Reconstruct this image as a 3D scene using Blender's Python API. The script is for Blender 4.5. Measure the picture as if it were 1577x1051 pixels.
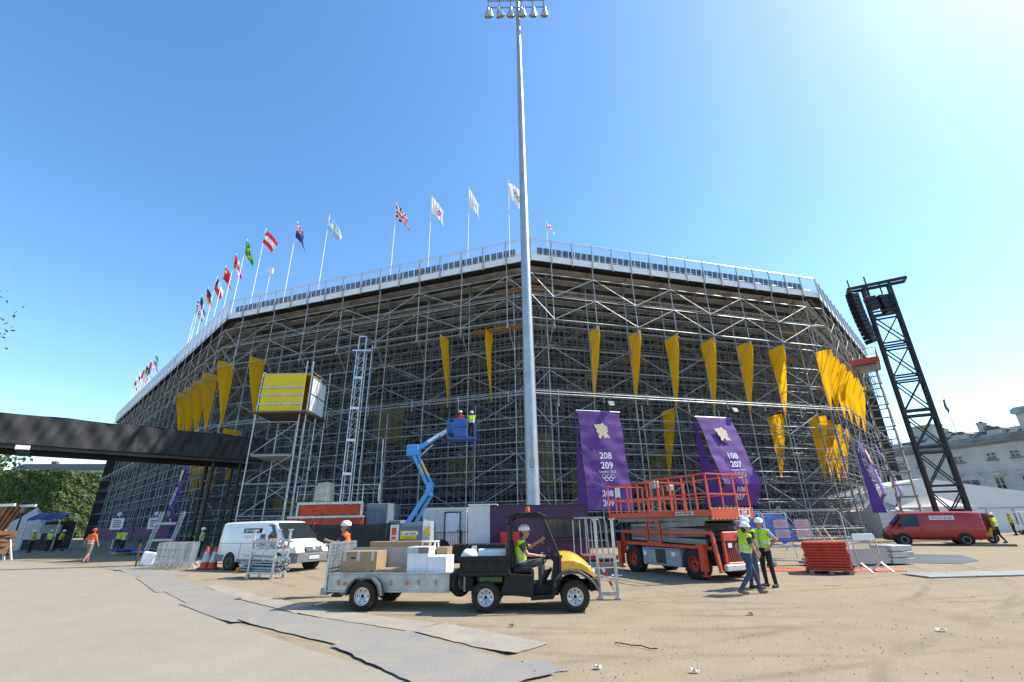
import bpy, bmesh, math, random
from mathutils import Vector, Matrix
R = math.radians
random.seed(11)
for o in list(bpy.data.objects): bpy.data.objects.remove(o)
scene = bpy.context.scene
col = scene.collection

# ---------------------------------------------------------------- camera
cam_d = bpy.data.cameras.new('camera'); cam = bpy.data.objects.new('camera', cam_d); col.objects.link(cam)
cam_d.sensor_fit = 'HORIZONTAL'; cam_d.sensor_width = 36; cam_d.lens = 710/1577*36
cam_d.clip_start = 0.1; cam_d.clip_end = 3000
cam.matrix_world = Matrix.Translation((0, 0, 1.75)) @ Matrix.Rotation(R(111.5), 4, 'X') @ Matrix.Rotation(R(-1.0), 4, 'Z')
scene.camera = cam
# ---------------------------------------------------------------- sky and sun
SUN_EL, SUN_ROT = 50.0, 79.0
world = bpy.data.worlds.new('World'); scene.world = world; world.use_nodes = True
wn = world.node_tree; wn.nodes.clear()
sky = wn.nodes.new('ShaderNodeTexSky'); sky.sky_type = 'NISHITA'; sky.sun_disc = False
sky.sun_elevation = R(SUN_EL); sky.sun_rotation = R(SUN_ROT)
sky.altitude = 20; sky.air_density = 1.0; sky.dust_density = 0.5; sky.ozone_density = 1.6
bg = wn.nodes.new('ShaderNodeBackground'); bg.inputs['Strength'].default_value = 0.15
wo = wn.nodes.new('ShaderNodeOutputWorld')
hs = wn.nodes.new('ShaderNodeHueSaturation'); hs.inputs['Saturation'].default_value = 1.22; hs.inputs['Hue'].default_value = .497; hs.inputs['Value'].default_value = 1.0
wn.links.new(sky.outputs[0], hs.inputs['Color']); wn.links.new(hs.outputs[0], bg.inputs[0]); wn.links.new(bg.outputs[0], wo.inputs[0])
sun_d = bpy.data.lights.new('sun', 'SUN'); sun = bpy.data.objects.new('sun', sun_d); col.objects.link(sun)
sun_d.energy = 3.8; sun_d.angle = R(0.53); sun_d.color = (1.0, 0.95, 0.86)
sv = Vector((math.cos(R(SUN_EL))*math.sin(R(SUN_ROT)), math.cos(R(SUN_EL))*math.cos(R(SUN_ROT)), math.sin(R(SUN_EL))))
sun.rotation_euler = sv.to_track_quat('Z', 'Y').to_euler(); sun.location = (30, 10, 60)
# ---------------------------------------------------------------- exposure
vs = scene.view_settings
vs.view_transform = 'Standard'; vs.look = 'None'; vs.exposure = 0.97; vs.gamma = 1.0; vs.use_curve_mapping = False

# ---------------------------------------------------------------- materials
MATS = {}
def M(name, base, rough=0.6, metal=0.0, var=0.12, scale=3.0, bump=0.0, bscale=30.0, transl=0.0, coat=0.0, trans=0.0, tint=None, spec=.5):
    if name in MATS: return MATS[name]
    m = bpy.data.materials.new(name); m.use_nodes = True
    nt = m.node_tree; b = nt.nodes['Principled BSDF']; L = nt.links.new
    b.inputs['Roughness'].default_value = rough; b.inputs['Metallic'].default_value = metal
    b.inputs['Coat Weight'].default_value = coat; b.inputs['Specular IOR Level'].default_value = spec
    b.inputs['Transmission Weight'].default_value = trans
    tc = nt.nodes.new('ShaderNodeTexCoord')
    c = (*base, 1)
    if var > 0:
        nz = nt.nodes.new('ShaderNodeTexNoise'); nz.inputs['Scale'].default_value = scale; nz.inputs['Detail'].default_value = 6; nz.inputs['Roughness'].default_value = .65
        L(tc.outputs['Object'], nz.inputs['Vector'])
        rp = nt.nodes.new('ShaderNodeValToRGB')
        rp.color_ramp.elements[0].position = .3; rp.color_ramp.elements[1].position = .72
        t = tint or tuple(x*(1-2*var) for x in base)
        rp.color_ramp.elements[0].color = (*t, 1); rp.color_ramp.elements[1].color = (*[min(1, x*(1+var*.6)) for x in base], 1)
        L(nz.outputs['Fac'], rp.inputs['Fac']); L(rp.outputs['Color'], b.inputs['Base Color'])
        mr = nt.nodes.new('ShaderNodeMapRange'); mr.inputs['To Min'].default_value = min(1, rough+.12); mr.inputs['To Max'].default_value = max(.05, rough-.1)
        L(nz.outputs['Fac'], mr.inputs['Value']); L(mr.outputs[0], b.inputs['Roughness'])
    else:
        b.inputs['Base Color'].default_value = c
    if bump > 0:
        n2 = nt.nodes.new('ShaderNodeTexNoise'); n2.inputs['Scale'].default_value = bscale; n2.inputs['Detail'].default_value = 5
        L(tc.outputs['Object'], n2.inputs['Vector'])
        bp = nt.nodes.new('ShaderNodeBump'); bp.inputs['Strength'].default_value = bump; bp.inputs['Distance'].default_value = .05
        L(n2.outputs['Fac'], bp.inputs['Height']); L(bp.outputs[0], b.inputs['Normal'])
    if transl > 0:
        tr = nt.nodes.new('ShaderNodeBsdfTranslucent'); tr.inputs[0].default_value = c
        mx = nt.nodes.new('ShaderNodeMixShader'); mx.inputs[0].default_value = transl
        out = nt.nodes['Material Output']
        L(b.outputs[0], mx.inputs[1]); L(tr.outputs[0], mx.inputs[2]); L(mx.outputs[0], out.inputs[0])
    MATS[name] = m
    return m

galv = M('galvanised_steel', (.50, .53, .55), .42, .75, .16, 6)
galv2 = M('galvanised_steel_weathered', (.36, .39, .40), .5, .6, .22, 4)
alu = M('aluminium', (.62, .64, .66), .35, .8, .1, 5)
blackm = M('black_painted_steel', (.008, .008, .009), .45, 0, .2, 5)
rubber = M('rubber', (.016, .016, .016), .85, 0, .4, 9, .3, 60, spec=.2, tint=(.05, .04, .03))
blackp = M('black_plastic', (.010, .010, .011), .55, 0, .35, 6, spec=.22, tint=(.028, .024, .019))
darkgrey = M('dark_grey_plastic', (.07, .072, .075), .55, 0, .15, 6)
white = M('white_paint', (.74, .75, .76), .4, 0, .05, 4)
offwhite = M('off_white_panel', (.62, .61, .58), .6, 0, .08, 2)
glass = M('dark_glass', (.02, .026, .03), .06, 0, 0)
redp = M('red_orange_paint', (.62, .048, .016), .42, 0, .12, 4, coat=.2)
purple = M('purple_fabric', (.115, .036, .235), .75, 0, .16, 1.2, .25, 5)
yellowf = M('yellow_fabric', (.92, .50, .013), .8, 0, .07, 2, .35, 3.5, transl=.6)
hivis = M('hi_vis_yellow', (.50, .72, .02), .75, 0, .08, 10, .3, 25)
hivo = M('hi_vis_orange', (.85, .13, .015), .75, 0, .08, 10, .3, 25)
silverb = M('reflective_band', (.6, .6, .58), .4, .2, .05)
skin = M('skin', (.42, .23, .15), .55, 0, .1, 20)
helm = M('white_helmet', (.78, .78, .77), .35, 0, .03)
wood = M('timber', (.36, .23, .12), .75, 0, .2, 8, .2, 40)
card = M('cardboard', (.36, .235, .125), .8, 0, .08, 6)
blackcloth = M('black_cloth', (.026, .026, .027), .75, 0, .25, .7, .3, 4)
stone = M('portland_stone', (.56, .53, .47), .8, 0, .13, .35, .25, 6)

# ---------------------------------------------------------------- mesh helpers
class MB:
    def __init__(s): s.v = []; s.f = []; s.m = []; s.cur = 0
    def add(s, vs_, fs, mi=None):
        k = len(s.v); s.v += [tuple(p) for p in vs_]; s.f += [tuple(i+k for i in f) for f in fs]
        s.m += [s.cur if mi is None else mi]*len(fs); return s
    def box(s, c, d, rz=0, ry=0, rx=0, mi=None, taper=1.0):
        a, b, h = d[0]/2, d[1]/2, d[2]/2
        T = Matrix.Translation(c) @ Matrix.Rotation(rz, 4, 'Z') @ Matrix.Rotation(ry, 4, 'Y') @ Matrix.Rotation(rx, 4, 'X')
        P = [T @ Vector((x*(taper if z > 0 else 1), y*(taper if z > 0 else 1), z)) for z in (-h, h) for x, y in ((-a, -b), (a, -b), (a, b), (-a, b))]
        return s.add(P, [(3, 2, 1, 0), (4, 5, 6, 7), (0, 1, 5, 4), (1, 2, 6, 5), (2, 3, 7, 6), (3, 0, 4, 7)], mi)
    def bb(s, x0, x1, y0, y1, z0, z1, mi=None):
        return s.box(((x0+x1)/2, (y0+y1)/2, (z0+z1)/2), (abs(x1-x0), abs(y1-y0), abs(z1-z0)), mi=mi)
    def frame(s, p, q):
        p, q = Vector(p), Vector(q); d = (q-p).normalized()
        u = Vector((0, 0, 1)) if abs(d.z) < .95 else Vector((1, 0, 0))
        a = d.cross(u).normalized(); b = a.cross(d).normalized(); return p, q, a, b
    def tube(s, p, q, r, n=8, r2=None, caps=True, mi=None):
        p, q, a, b = s.frame(p, q); r2 = r if r2 is None else r2; V = []
        for c, rr in ((p, r), (q, r2)):
            for i in range(n):
                t = 2*math.pi*i/n; V.append(c+a*(math.cos(t)*rr)+b*(math.sin(t)*rr))
        F = [(i, (i+1) % n, n+(i+1) % n, n+i) for i in range(n)]
        if caps: F += [tuple(range(n-1, -1, -1)), tuple(range(n, 2*n))]
        return s.add(V, F, mi)
    def bar(s, p, q, w, h, mi=None):
        p, q, a, b = s.frame(p, q)
        V = [c+a*(x*w/2)+b*(y*h/2) for c in (p, q) for x, y in ((-1, -1), (1, -1), (1, 1), (-1, 1))]
        return s.add(V, [(3, 2, 1, 0), (4, 5, 6, 7), (0, 1, 5, 4), (1, 2, 6, 5), (2, 3, 7, 6), (3, 0, 4, 7)], mi)
    def path(s, pts, r, n=8, mi=None):
        pts = [Vector(p) for p in pts]; V = []; N = len(pts)
        for k, p in enumerate(pts):
            d = (pts[min(k+1, N-1)]-pts[max(k-1, 0)]).normalized()
            u = Vector((0, 0, 1)) if abs(d.z) < .95 else Vector((1, 0, 0))
            a = d.cross(u).normalized(); b = a.cross(d).normalized()
            for i in range(n):
                t = 2*math.pi*i/n; V.append(p+a*(math.cos(t)*r)+b*(math.sin(t)*r))
        F = [(k*n+i, k*n+(i+1) % n, (k+1)*n+(i+1) % n, (k+1)*n+i) for k in range(N-1) for i in range(n)]
        F += [tuple(range(n-1, -1, -1)), tuple(range((N-1)*n, N*n))]
        return s.add(V, F, mi)
    def lathe(s, prof, n=20, c=(0, 0, 0), axis='Z', mi=None, caps=True):
        V = []
        for r, h in prof:
            for i in range(n):
                t = 2*math.pi*i/n; x, y = math.cos(t)*r, math.sin(t)*r
                V.append(Vector((x, y, h) if axis == 'Z' else (x, h, y) if axis == 'Y' else (h, x, y))+Vector(c))
        F = [(k*n+i, k*n+(i+1) % n, (k+1)*n+(i+1) % n, (k+1)*n+i) for k in range(len(prof)-1) for i in range(n)]
        if caps and prof[0][0] > 1e-5: F.append(tuple(range(n-1, -1, -1)))
        if caps and prof[-1][0] > 1e-5: F.append(tuple(range((len(prof)-1)*n, len(prof)*n)))
        return s.add(V, F, mi)
    def prism(s, poly, a0, a1, axis='Y', mi=None):
        n = len(poly)
        g = (lambda p, a: (p[0], a, p[1])) if axis == 'Y' else (lambda p, a: (p[0], p[1], a)) if axis == 'Z' else (lambda p, a: (a, p[0], p[1]))
        V = [g(p, a0) for p in poly]+[g(p, a1) for p in poly]
        return s.add(V, [tuple(range(n)), tuple(range(2*n-1, n-1, -1))]+[(i, n+i, n+(i+1) % n, (i+1) % n) for i in range(n)], mi)
    def loft(s, rings, caps=True, closed=True, mi=None):
        n = len(rings[0]); V = [p for r in rings for p in r]; m = n if closed else n-1
        F = [(k*n+i, k*n+(i+1) % n, (k+1)*n+(i+1) % n, (k+1)*n+i) for k in range(len(rings)-1) for i in range(m)]
        if caps and closed: F += [tuple(range(n-1, -1, -1)), tuple(range((len(rings)-1)*n, len(rings)*n))]
        return s.add(V, F, mi)
    def grid(s, fn, nu, nv, mi=None, thick=0):
        V = [fn(i/nu, j/nv) for j in range(nv+1) for i in range(nu+1)]
        F = [(j*(nu+1)+i, j*(nu+1)+i+1, (j+1)*(nu+1)+i+1, (j+1)*(nu+1)+i) for j in range(nv) for i in range(nu)]
        k = len(s.f); s.add(V, F, 0)
        if mi: 
            for q, (j, i) in enumerate((j, i) for j in range(nv) for i in range(nu)): s.m[k+q] = mi((i+.5)/nu, (j+.5)/nv)
        return s
    def build(s, name, mats, parent=None, smooth=False, bevel=0, seg=1, solid=0):
        me = bpy.data.meshes.new(name); me.from_pydata(s.v, [], s.f)
        mats = mats if isinstance(mats, (list, tuple)) else [mats]
        for m in mats: me.materials.append(m)
        for p, mi in zip(me.polygons, s.m): p.material_index = min(mi, len(mats)-1)
        bm = bmesh.new(); bm.from_mesh(me)
        bmesh.ops.recalc_face_normals(bm, faces=bm.faces)
        if solid: bmesh.ops.solidify(bm, geom=bm.faces[:], thickness=solid)
        if bevel:
            es = [e for e in bm.edges if len(e.link_faces) == 2 and e.calc_face_angle(0) > .5]
            bmesh.ops.bevel(bm, geom=es, offset=bevel, segments=seg, affect='EDGES', clamp_overlap=True, profile=.6)
        bm.to_mesh(me); bm.free()
        if smooth:
            for p in me.polygons: p.use_smooth = True
            try: me.set_sharp_from_angle(angle=R(38))
            except Exception: pass
        return link(name, me, parent)
def link(name, data, parent=None):
    o = bpy.data.objects.new(name, data); col.objects.link(o)
    if parent is not None: o.parent = parent
    return o
def tag(o, label, cat, group=None):
    o['label'] = label; o['category'] = cat
    if group: o['group'] = group
    return o
def thing(name, label, cat, loc=(0, 0, 0), rz=0, group=None):
    o = bpy.data.objects.new(name, None); col.objects.link(o); o.empty_display_size = .2
    o.location = loc; o.rotation_euler = (0, 0, R(rz)); return tag(o, label, cat, group)
def struct(name, mb, mats, **k):
    o = mb.build(name, mats, **k); o['kind'] = 'structure'; return o
def dup(o, name=None, parent=None, **k):
    c = o.copy(); col.objects.link(c); c.parent = parent
    for ch in list(o.children): dup(ch, None, c)
    return c
def text(name, s, size, mat, parent, loc, rot, depth=.004, align='CENTER', sx=1.0, bold=0.0):
    cu = bpy.data.curves.new(name, 'FONT'); cu.body = s; cu.size = size; cu.extrude = depth; cu.align_x = align; cu.offset = bold
    cu.resolution_u = 3
    t = bpy.data.objects.new('tmp', cu); col.objects.link(t)
    dg = bpy.context.evaluated_depsgraph_get(); me = bpy.data.meshes.new_from_object(t.evaluated_get(dg))
    bpy.data.objects.remove(t); me.materials.clear(); me.materials.append(mat)
    o = link(name, me, parent); o.location = loc; o.rotation_euler = rot; o.scale = (sx, 1, 1); return o
# ================================================================ ground
def ground_mat(name, a, b, c, grain=1.0, tracks=0.0):
    m = bpy.data.materials.new(name); m.use_nodes = True; nt = m.node_tree; L = nt.links.new; N = nt.nodes.new
    bs = nt.nodes['Principled BSDF']; bs.inputs['Roughness'].default_value = .92; bs.inputs['Specular IOR Level'].default_value = .2
    tc = N('ShaderNodeTexCoord')
    def noise(sc, det=6, ro=.6, vec=None):
        n = N('ShaderNodeTexNoise'); n.inputs['Scale'].default_value = sc; n.inputs['Detail'].default_value = det; n.inputs['Roughness'].default_value = ro
        L(vec or tc.outputs['Object'], n.inputs['Vector']); return n
    def ramp(src, p0, p1, c0, c1):
        r = N('ShaderNodeValToRGB'); e = r.color_ramp.elements; e[0].position = p0; e[1].position = p1; e[0].color = (*c0, 1); e[1].color = (*c1, 1); L(src, r.inputs[0]); return r
    def mix(f, x, y, blend='MIX'):
        n = N('ShaderNodeMix'); n.data_type = 'RGBA'; n.blend_type = blend
        if isinstance(f, float): n.inputs['Factor'].default_value = f
        else: L(f, n.inputs['Factor'])
        L(x, n.inputs['A']); L(y, n.inputs['B']); return n.outputs['Result']
    big = noise(.16, 5); mid = noise(1.3, 6); fine = noise(75, 5, .75); peb = N('ShaderNodeTexVoronoi'); peb.inputs['Scale'].default_value = 26; L(tc.outputs['Object'], peb.inputs['Vector'])
    c1 = ramp(big.outputs['Fac'], .35, .65, a, b).outputs[0]
    c2 = ramp(mid.outputs['Fac'], .38, .7, c, b).outputs[0]
    x = mix(.45, c1, c2)
    x = mix(.35*grain, x, ramp(fine.outputs['Fac'], .3, .75, tuple(v*.55 for v in a), tuple(min(1, v*1.35) for v in b)).outputs[0])
    x = mix(.16*grain, x, ramp(peb.outputs['Distance'], .02, .32, tuple(min(1, v*1.5) for v in b), tuple(v*.75 for v in a)).outputs[0])
    if tracks > 0:
        tot = None
        nzv = noise(.5, 3)
        for (cx_, cy_, rad) in ((4, 28, 19.2), (4, 28, 20.9), (-7, 31, 25.2), (-7, 31, 26.8), (21, -9, 21.5), (21, -9, 23.1), (1, 46, 35.6), (1, 46, 37.3), (9, 33, 22.0), (9, 33, 23.6), (-3, 60, 46.5), (-3, 60, 48.0)):
            vd = N('ShaderNodeVectorMath'); vd.operation = 'DISTANCE'; L(tc.outputs['Object'], vd.inputs[0]); vd.inputs[1].default_value = (cx_, cy_, 0)
            wob = N('ShaderNodeMath'); wob.operation = 'MULTIPLY_ADD'; L(nzv.outputs['Fac'], wob.inputs[0]); wob.inputs[1].default_value = .7; L(vd.outputs['Value'], wob.inputs[2])
            sb = N('ShaderNodeMath'); sb.operation = 'SUBTRACT'; L(wob.outputs[0], sb.inputs[0]); sb.inputs[1].default_value = rad
            ab = N('ShaderNodeMath'); ab.operation = 'ABSOLUTE'; L(sb.outputs[0], ab.inputs[0])
            mr_ = N('ShaderNodeMapRange'); L(ab.outputs[0], mr_.inputs['Value']); mr_.inputs['From Min'].default_value = .04; mr_.inputs['From Max'].default_value = .15; mr_.inputs['To Min'].default_value = 1; mr_.inputs['To Max'].default_value = 0
            if tot is None: tot = mr_.outputs[0]
            else:
                mm = N('ShaderNodeMath'); mm.operation = 'MAXIMUM'; L(tot, mm.inputs[0]); L(mr_.outputs[0], mm.inputs[1]); tot = mm.outputs[0]
        trd = N('ShaderNodeTexWave'); trd.inputs['Scale'].default_value = 9; trd.inputs['Distortion'].default_value = 3; L(tc.outputs['Object'], trd.inputs['Vector'])
        trm = N('ShaderNodeMapRange'); L(trd.outputs['Fac'], trm.inputs['Value']); trm.inputs['To Min'].default_value = .45
        wv = N('ShaderNodeMath'); wv.operation = 'MULTIPLY'; L(tot, wv.inputs[0]); L(trm.outputs[0], wv.inputs[1])
        mk = ramp(noise(.35, 3).outputs['Fac'], .36, .62, (0, 0, 0), (1, 1, 1))
        tr = ramp(wv.outputs[0], 0.0, 1.0, (0, 0, 0), (1, 1, 1))
        mu = N('ShaderNodeMath'); mu.operation = 'MULTIPLY'; L(mk.outputs[0], mu.inputs[0]); L(tr.outputs[0], mu.inputs[1])
        m2 = N('ShaderNodeMath'); m2.operation = 'MULTIPLY'; L(mu.outputs[0], m2.inputs[0]); m2.inputs[1].default_value = tracks
        dk = ramp(mid.outputs['Fac'], .2, .8, tuple(v*.5 for v in a), tuple(v*.66 for v in a))
        x = mix(m2.outputs[0], x, dk.outputs[0])
    L(x, bs.inputs['Base Color'])
    ad = N('ShaderNodeMath'); ad.operation = 'ADD'; L(fine.outputs['Fac'], ad.inputs[0]); L(mid.outputs['Fac'], ad.inputs[1])
    ad2 = N('ShaderNodeMath'); ad2.operation = 'SUBTRACT'; L(ad.outputs[0], ad2.inputs[0]); L(peb.outputs['Distance'], ad2.inputs[1])
    bp = N('ShaderNodeBump'); bp.inputs['Strength'].default_value = .32*grain; bp.inputs['Distance'].default_value = .03
    L(ad2.outputs[0], bp.inputs['Height']); L(bp.outputs[0], bs.inputs['Normal'])
    return m
sand = ground_mat('sandy_gravel', (.272, .208, .134), (.362, .288, .192), (.212, .166, .11), 1.0, .6)
tarmac = ground_mat('pale_dusty_tarmac', (.285, .24, .18), (.335, .285, .22), (.26, .23, .185), .55)
g = MB(); g.grid(lambda u, v: (-900+1800*u, -300+1900*v, 0), 4, 4); struct('ground', g, sand)
edge = [(-60, 46), (-44, 39.5), (-27.6, 29.6), (-22, 25.8), (-17.4, 22.5), (-14.6, 20.2), (-12.3, 17.7), (-9.6, 14.6), (-7.8, 12.6), (-5.5, 10.4), (-3.5, 8.5), (-1.3, 6.7), (.9, 5.2), (3.2, 3.4), (7, 0), (12, -6)]
poly = edge+[(12, -40), (-90, -40), (-90, 46)]
g = MB(); g.prism(poly, -.3, .006, 'Z'); struct('path', g, tarmac)
# loose stones scattered over the sand
rs = random.Random(21); stn = MB()
for _ in range(3600):
    y = 4.2+16*rs.random()**1.7; x = rs.uniform(-.95, 1.15)*y*1.25+1; z = rs.uniform(.003, .010)*(1+.04*y)
    if any(abs(x-ex) < 0 for ex in ()): continue
    a_ = rs.uniform(0, 3); u_, w_ = z*rs.uniform(.8, 1.8), z*rs.uniform(.7, 1.3); ca, sa = math.cos(a_), math.sin(a_)
    stn.add([(x+ca*u_, y+sa*u_, .004), (x-sa*w_, y+ca*w_, .005), (x-ca*u_, y-sa*u_, .004), (x+sa*w_, y-ca*w_, .005), (x, y, .004+z)], [(0, 1, 4), (1, 2, 4), (2, 3, 4), (3, 0, 4)], rs.randint(0, 2))
o = stn.build('loose_stones', [M('stone_a', (.42, .36, .28), .9), M('stone_b', (.22, .175, .125), .9), M('stone_c', (.30, .24, .17), .9)]); o['kind'] = 'stuff'; o['label'] = 'small loose stones and grit strewn over the sandy ground'
# rubber mats along the edge of the path
matm = M('dusty_rubber_mat', (.185, .183, .178), .85, 0, .15, 1.1, .3, 40, tint=(.285, .24, .178))
matm2 = M('sand_strewn_mat', (.31, .255, .18), .9, 0, .25, 1.4, .3, 40, tint=(.245, .22, .185))
rm_ = random.Random(14)
def mat_sheet(A, B, C, D, z, mat, lab, curl):
    A, B, C, D = (Vector(p) for p in (A, B, C, D)); nz = [[rm_.uniform(-1, 1) for _ in range(19)] for _ in range(11)]
    def fn(u, v):
        i, j = round(u*18), round(v*10); n = nz[j][i]
        p = (A*(1-u)+B*u)*(1-v)+(D*(1-u)+C*u)*v
        ed = 1 if i in (0, 18) or j in (0, 10) else 0
        q = Vector((n, nz[j][(i+5) % 19]))*(.022*ed)
        k = {0: (1-u)*(1-v), 1: u*(1-v), 2: u*v, 3: (1-u)*v}[curl]
        return (p.x+q.x, p.y+q.y, z+.0012*n+.0015*math.sin(u*9+v*5)+.03*max(0, k-.72)/.28*max(0, k-.72)/.28)
    b = MB(); b.grid(fn, 18, 10); o = b.build('rubber_mat', mat, None, smooth=True, solid=.006); tag(o, lab, 'mat', 'rubber mats along the path')
PL = [(-21.8, 26.6), (-18.2, 23.2), (-14.3, 19.5), (-10.6, 15.3), (-8.2, 12.9), (-5.6, 10.4), (-2.75, 8.3), (-.75, 6.0)]
LB_ = ['farthest grey rubber mat on the ground left of the crowd barriers', 'grey rubber mat on the ground in front of the crowd barriers', 'grey rubber mat on the ground left of the steel stillage shadow', 'grey rubber mat left of the trailer shadow, beside the pale path', 'small grey rubber mat left of the trailer shadow tip', 'large grey rubber mat lying in front of the trailer', 'long grey rubber mat nearest the viewer at the bottom edge']
WD = [1.3, 1.5, 1.3, 1.2, 1.25, 1.2, 1.45]; ST = [0, .15, -.1, .18, -.08, .14, -.06]
for i in range(7):
    A, B = Vector(PL[i]), Vector(PL[i+1]); e_ = (B-A).normalized(); n_ = Vector((-e_.y, e_.x)); A = A-e_*.12+n_*ST[i]; B = B+e_*.1+n_*(ST[i]*.4)
    mat_sheet(A, B, B+n_*WD[i]+e_*.1, A+n_*(WD[i]-.15), .010+.0025*i, matm, LB_[i], (i*3+1) % 4)
LB2 = ['sand strewn rubber mat beside the stillage shadow, farthest of the dusty row', 'sand strewn rubber mat just left of the trailer shadow', 'sand strewn rubber mat in front of the trailer wheel', 'sand strewn rubber mat in front of the utility vehicle']
P2 = [(-10.0, 16.6), (-7.2, 13.6), (-4.7, 11.3), (-1.9, 9.4), (-.1, 7.7)]
for i in range(4):
    A, B = Vector(P2[i]), Vector(P2[i+1]); e_ = (B-A).normalized(); n_ = Vector((-e_.y, e_.x))
    mat_sheet(A, B, B+n_*(.55+.1*i), A+n_*(.5+.1*i), .009+.0005*i, matm2, LB2[i], (i+2) % 4)
mat_sheet((.05, 7.4), (.2, 6.8), (.62, 6.9), (.32, 7.42), .012, matm, 'small torn scrap of grey rubber mat near the bottom of the picture', 1)
# metal trackway on the right and dark sheets
b = MB(); d = Vector((4.2, .25, 0)); 
trk = M('trackway_aluminium', (.30, .285, .255), .6, .1, .15, 2)
t = thing('trackway', 'pale flat metal trackway strip lying on the sand at right', 'trackway', (12.3, 15.9, 0), 3)
for k in range(8):
    b = MB(); b.bb(k*1.52, k*1.52+1.5, -.45, .45, .012, .05); b.build('panel', trk, t, bevel=.006)
    b = MB()
    for j in range(10): b.bb(k*1.52+.03+j*.148, k*1.52+.1+j*.148, .49, .60, .012, .05)
    b.build('ribbed_edge', white, t)
b = MB(); b.prism([(15.2, 20.6), (17.0, 19.6), (18.9, 20.9), (20.6, 23.6), (19.6, 24.6), (16.6, 24.2)], .006, .016, 'Z')
tag(b.build('ground_sheet', M('grey_sheet', (.10, .105, .11), .5, 0, .2, 1)), 'flat dark grey sheet spread on the sand before the red van', 'sheet')
b = MB(); b.prism([(0, 0), (.12, .13), (.38, .13), (.5, 0)], 0, 6.0, 'X') if False else b.loft([[(x, -.25, 0), (x, -.12, .12), (x, .12, .12), (x, .25, 0)] for x in (0, 1, 2, 3, 4, 5, 6)])
o = b.build('cable_ramp', rubber); o.location = (23.6, 32.1, 0); o.rotation_euler.z = R(-28); tag(o, 'low black rubber cable ramp on the ground beside the red van', 'cable ramp')
# litter
lit = [((4.53, 10.31), (.16, .10), (.55, .2, .2), 'crumpled pink paper scrap on the sand below the walking man'), ((6.86, 8.69), (.2, .09), (.8, .8, .78), 'flat white paper scrap on the sand at right'),
       ((1.02, 6.98), (.11, .10), (.75, .78, .8), 'crumpled white paper ball near the bottom of the picture'), ((2.17, 6.75), (.13, .08), (.7, .6, .5), 'torn beige card scrap on the sand near the bottom'),
       ((3.41, 17.4), (.42, .16), (.7, .72, .74), 'white paper sheet in the shadow of the red scissor lift'), ((-.1, 9.6), (.1, .07), (.2, .2, .2), 'dark stone sized scrap on the mats'), ((8.6, 14.2), (.5, .05), (.05, .05, .05), 'dark strip of wire on the sand beside the standing man')]
for i, (p, s_, c, lb) in enumerate(lit):
    b = MB(); rnd = [random.uniform(.0, .05) for _ in range(25)]
    b.grid(lambda u, v: ((u-.5)*s_[0]*.8, (v-.5)*s_[1]*.8, .012+rnd[int(round(u*4))*5+int(round(v*4))]*(1 if i != 6 else .1)), 4, 4)
    o = b.build('litter', M('litter_%d' % i, c, .8), solid=.002); o.location = (*p, 0); o.rotation_euler.z = random.uniform(-.4, .4); tag(o, lb, 'litter')
b = MB(); b.path([(1.5, 8.25, .02), (1.58, 8.1, .04), (1.7, 8.08, .02), (1.82, 8.0, .03), (1.93, 7.85, .02), (2.02, 7.82, .03)], .008, 6)
tag(b.build('strap', blackp), 'loose thin black strap lying on the sand in front', 'strap')
# ================================================================ grandstand
VX = [(-83, 118), (-81, 93), (-29.5, 43.7), (1.6, 33.0), (30.2, 41.0), (49.7, 61.3), (50.5, 84)]
class Face:
    def __init__(s, P, Q, fP, fQ, nb):
        s.P = Vector(P); s.Q = Vector(Q); s.L = (s.Q-s.P).length; s.e = (s.Q-s.P)/s.L; s.n = Vector((s.e.y, -s.e.x))
        s.tp, s.tq = fP, fQ; s.nb = nb; s.bay = s.L/nb
    def p(s, a, d, z):
        q = s.P+s.e*a+s.n*d; return (q.x, q.y, z)
    def rng(s, d):                      # usable run at inward offset -d
        return (-d*s.tp, s.L+d*s.tq)
faces = []
for i in range(len(VX)-1):
    def half(j):
        if j <= 1 or j >= len(VX)-2: return 0
        a = Vector(VX[j])-Vector(VX[j-1]); b = Vector(VX[j+1])-Vector(VX[j]); return math.tan(a.angle(b)/2)
    L = (Vector(VX[i+1])-Vector(VX[i])).length
    faces.append(Face(VX[i], VX[i+1], half(i), half(i+1), max(4, round(L/3.75)) if i not in (2, 3) else 8))
F_LB, F_L, F_BC, F_CA, F_R, F_RB = faces
stand = thing('grandstand', 'huge tiered grandstand on grey scaffolding filling the middle of the picture', 'grandstand')
ZT, ZF = 22.45, 24.0                    # top row floor, top of railing
RUN, RISE = .86, .52
def rake(d): return ZT-.5-max(0, d-.9)*RISE/RUN          # underside height at inward offset d
board = M('deck_underside_boards', (.46, .455, .43), .8, 0, .25, .8)
riserm = M('shade_dark_riser', (.025, .025, .027), .8, 0, .3, .8)
fasc = M('white_fascia_board', (.78, .79, .80), .5, 0, .06, 1.5)
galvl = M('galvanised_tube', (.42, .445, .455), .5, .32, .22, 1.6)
steelin = M('galvanised_tube_shaded', (.235, .255, .262), .55, .25, .35, 1.2)  # darker copy of the tube steel: the shade inside is in the colour
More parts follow.
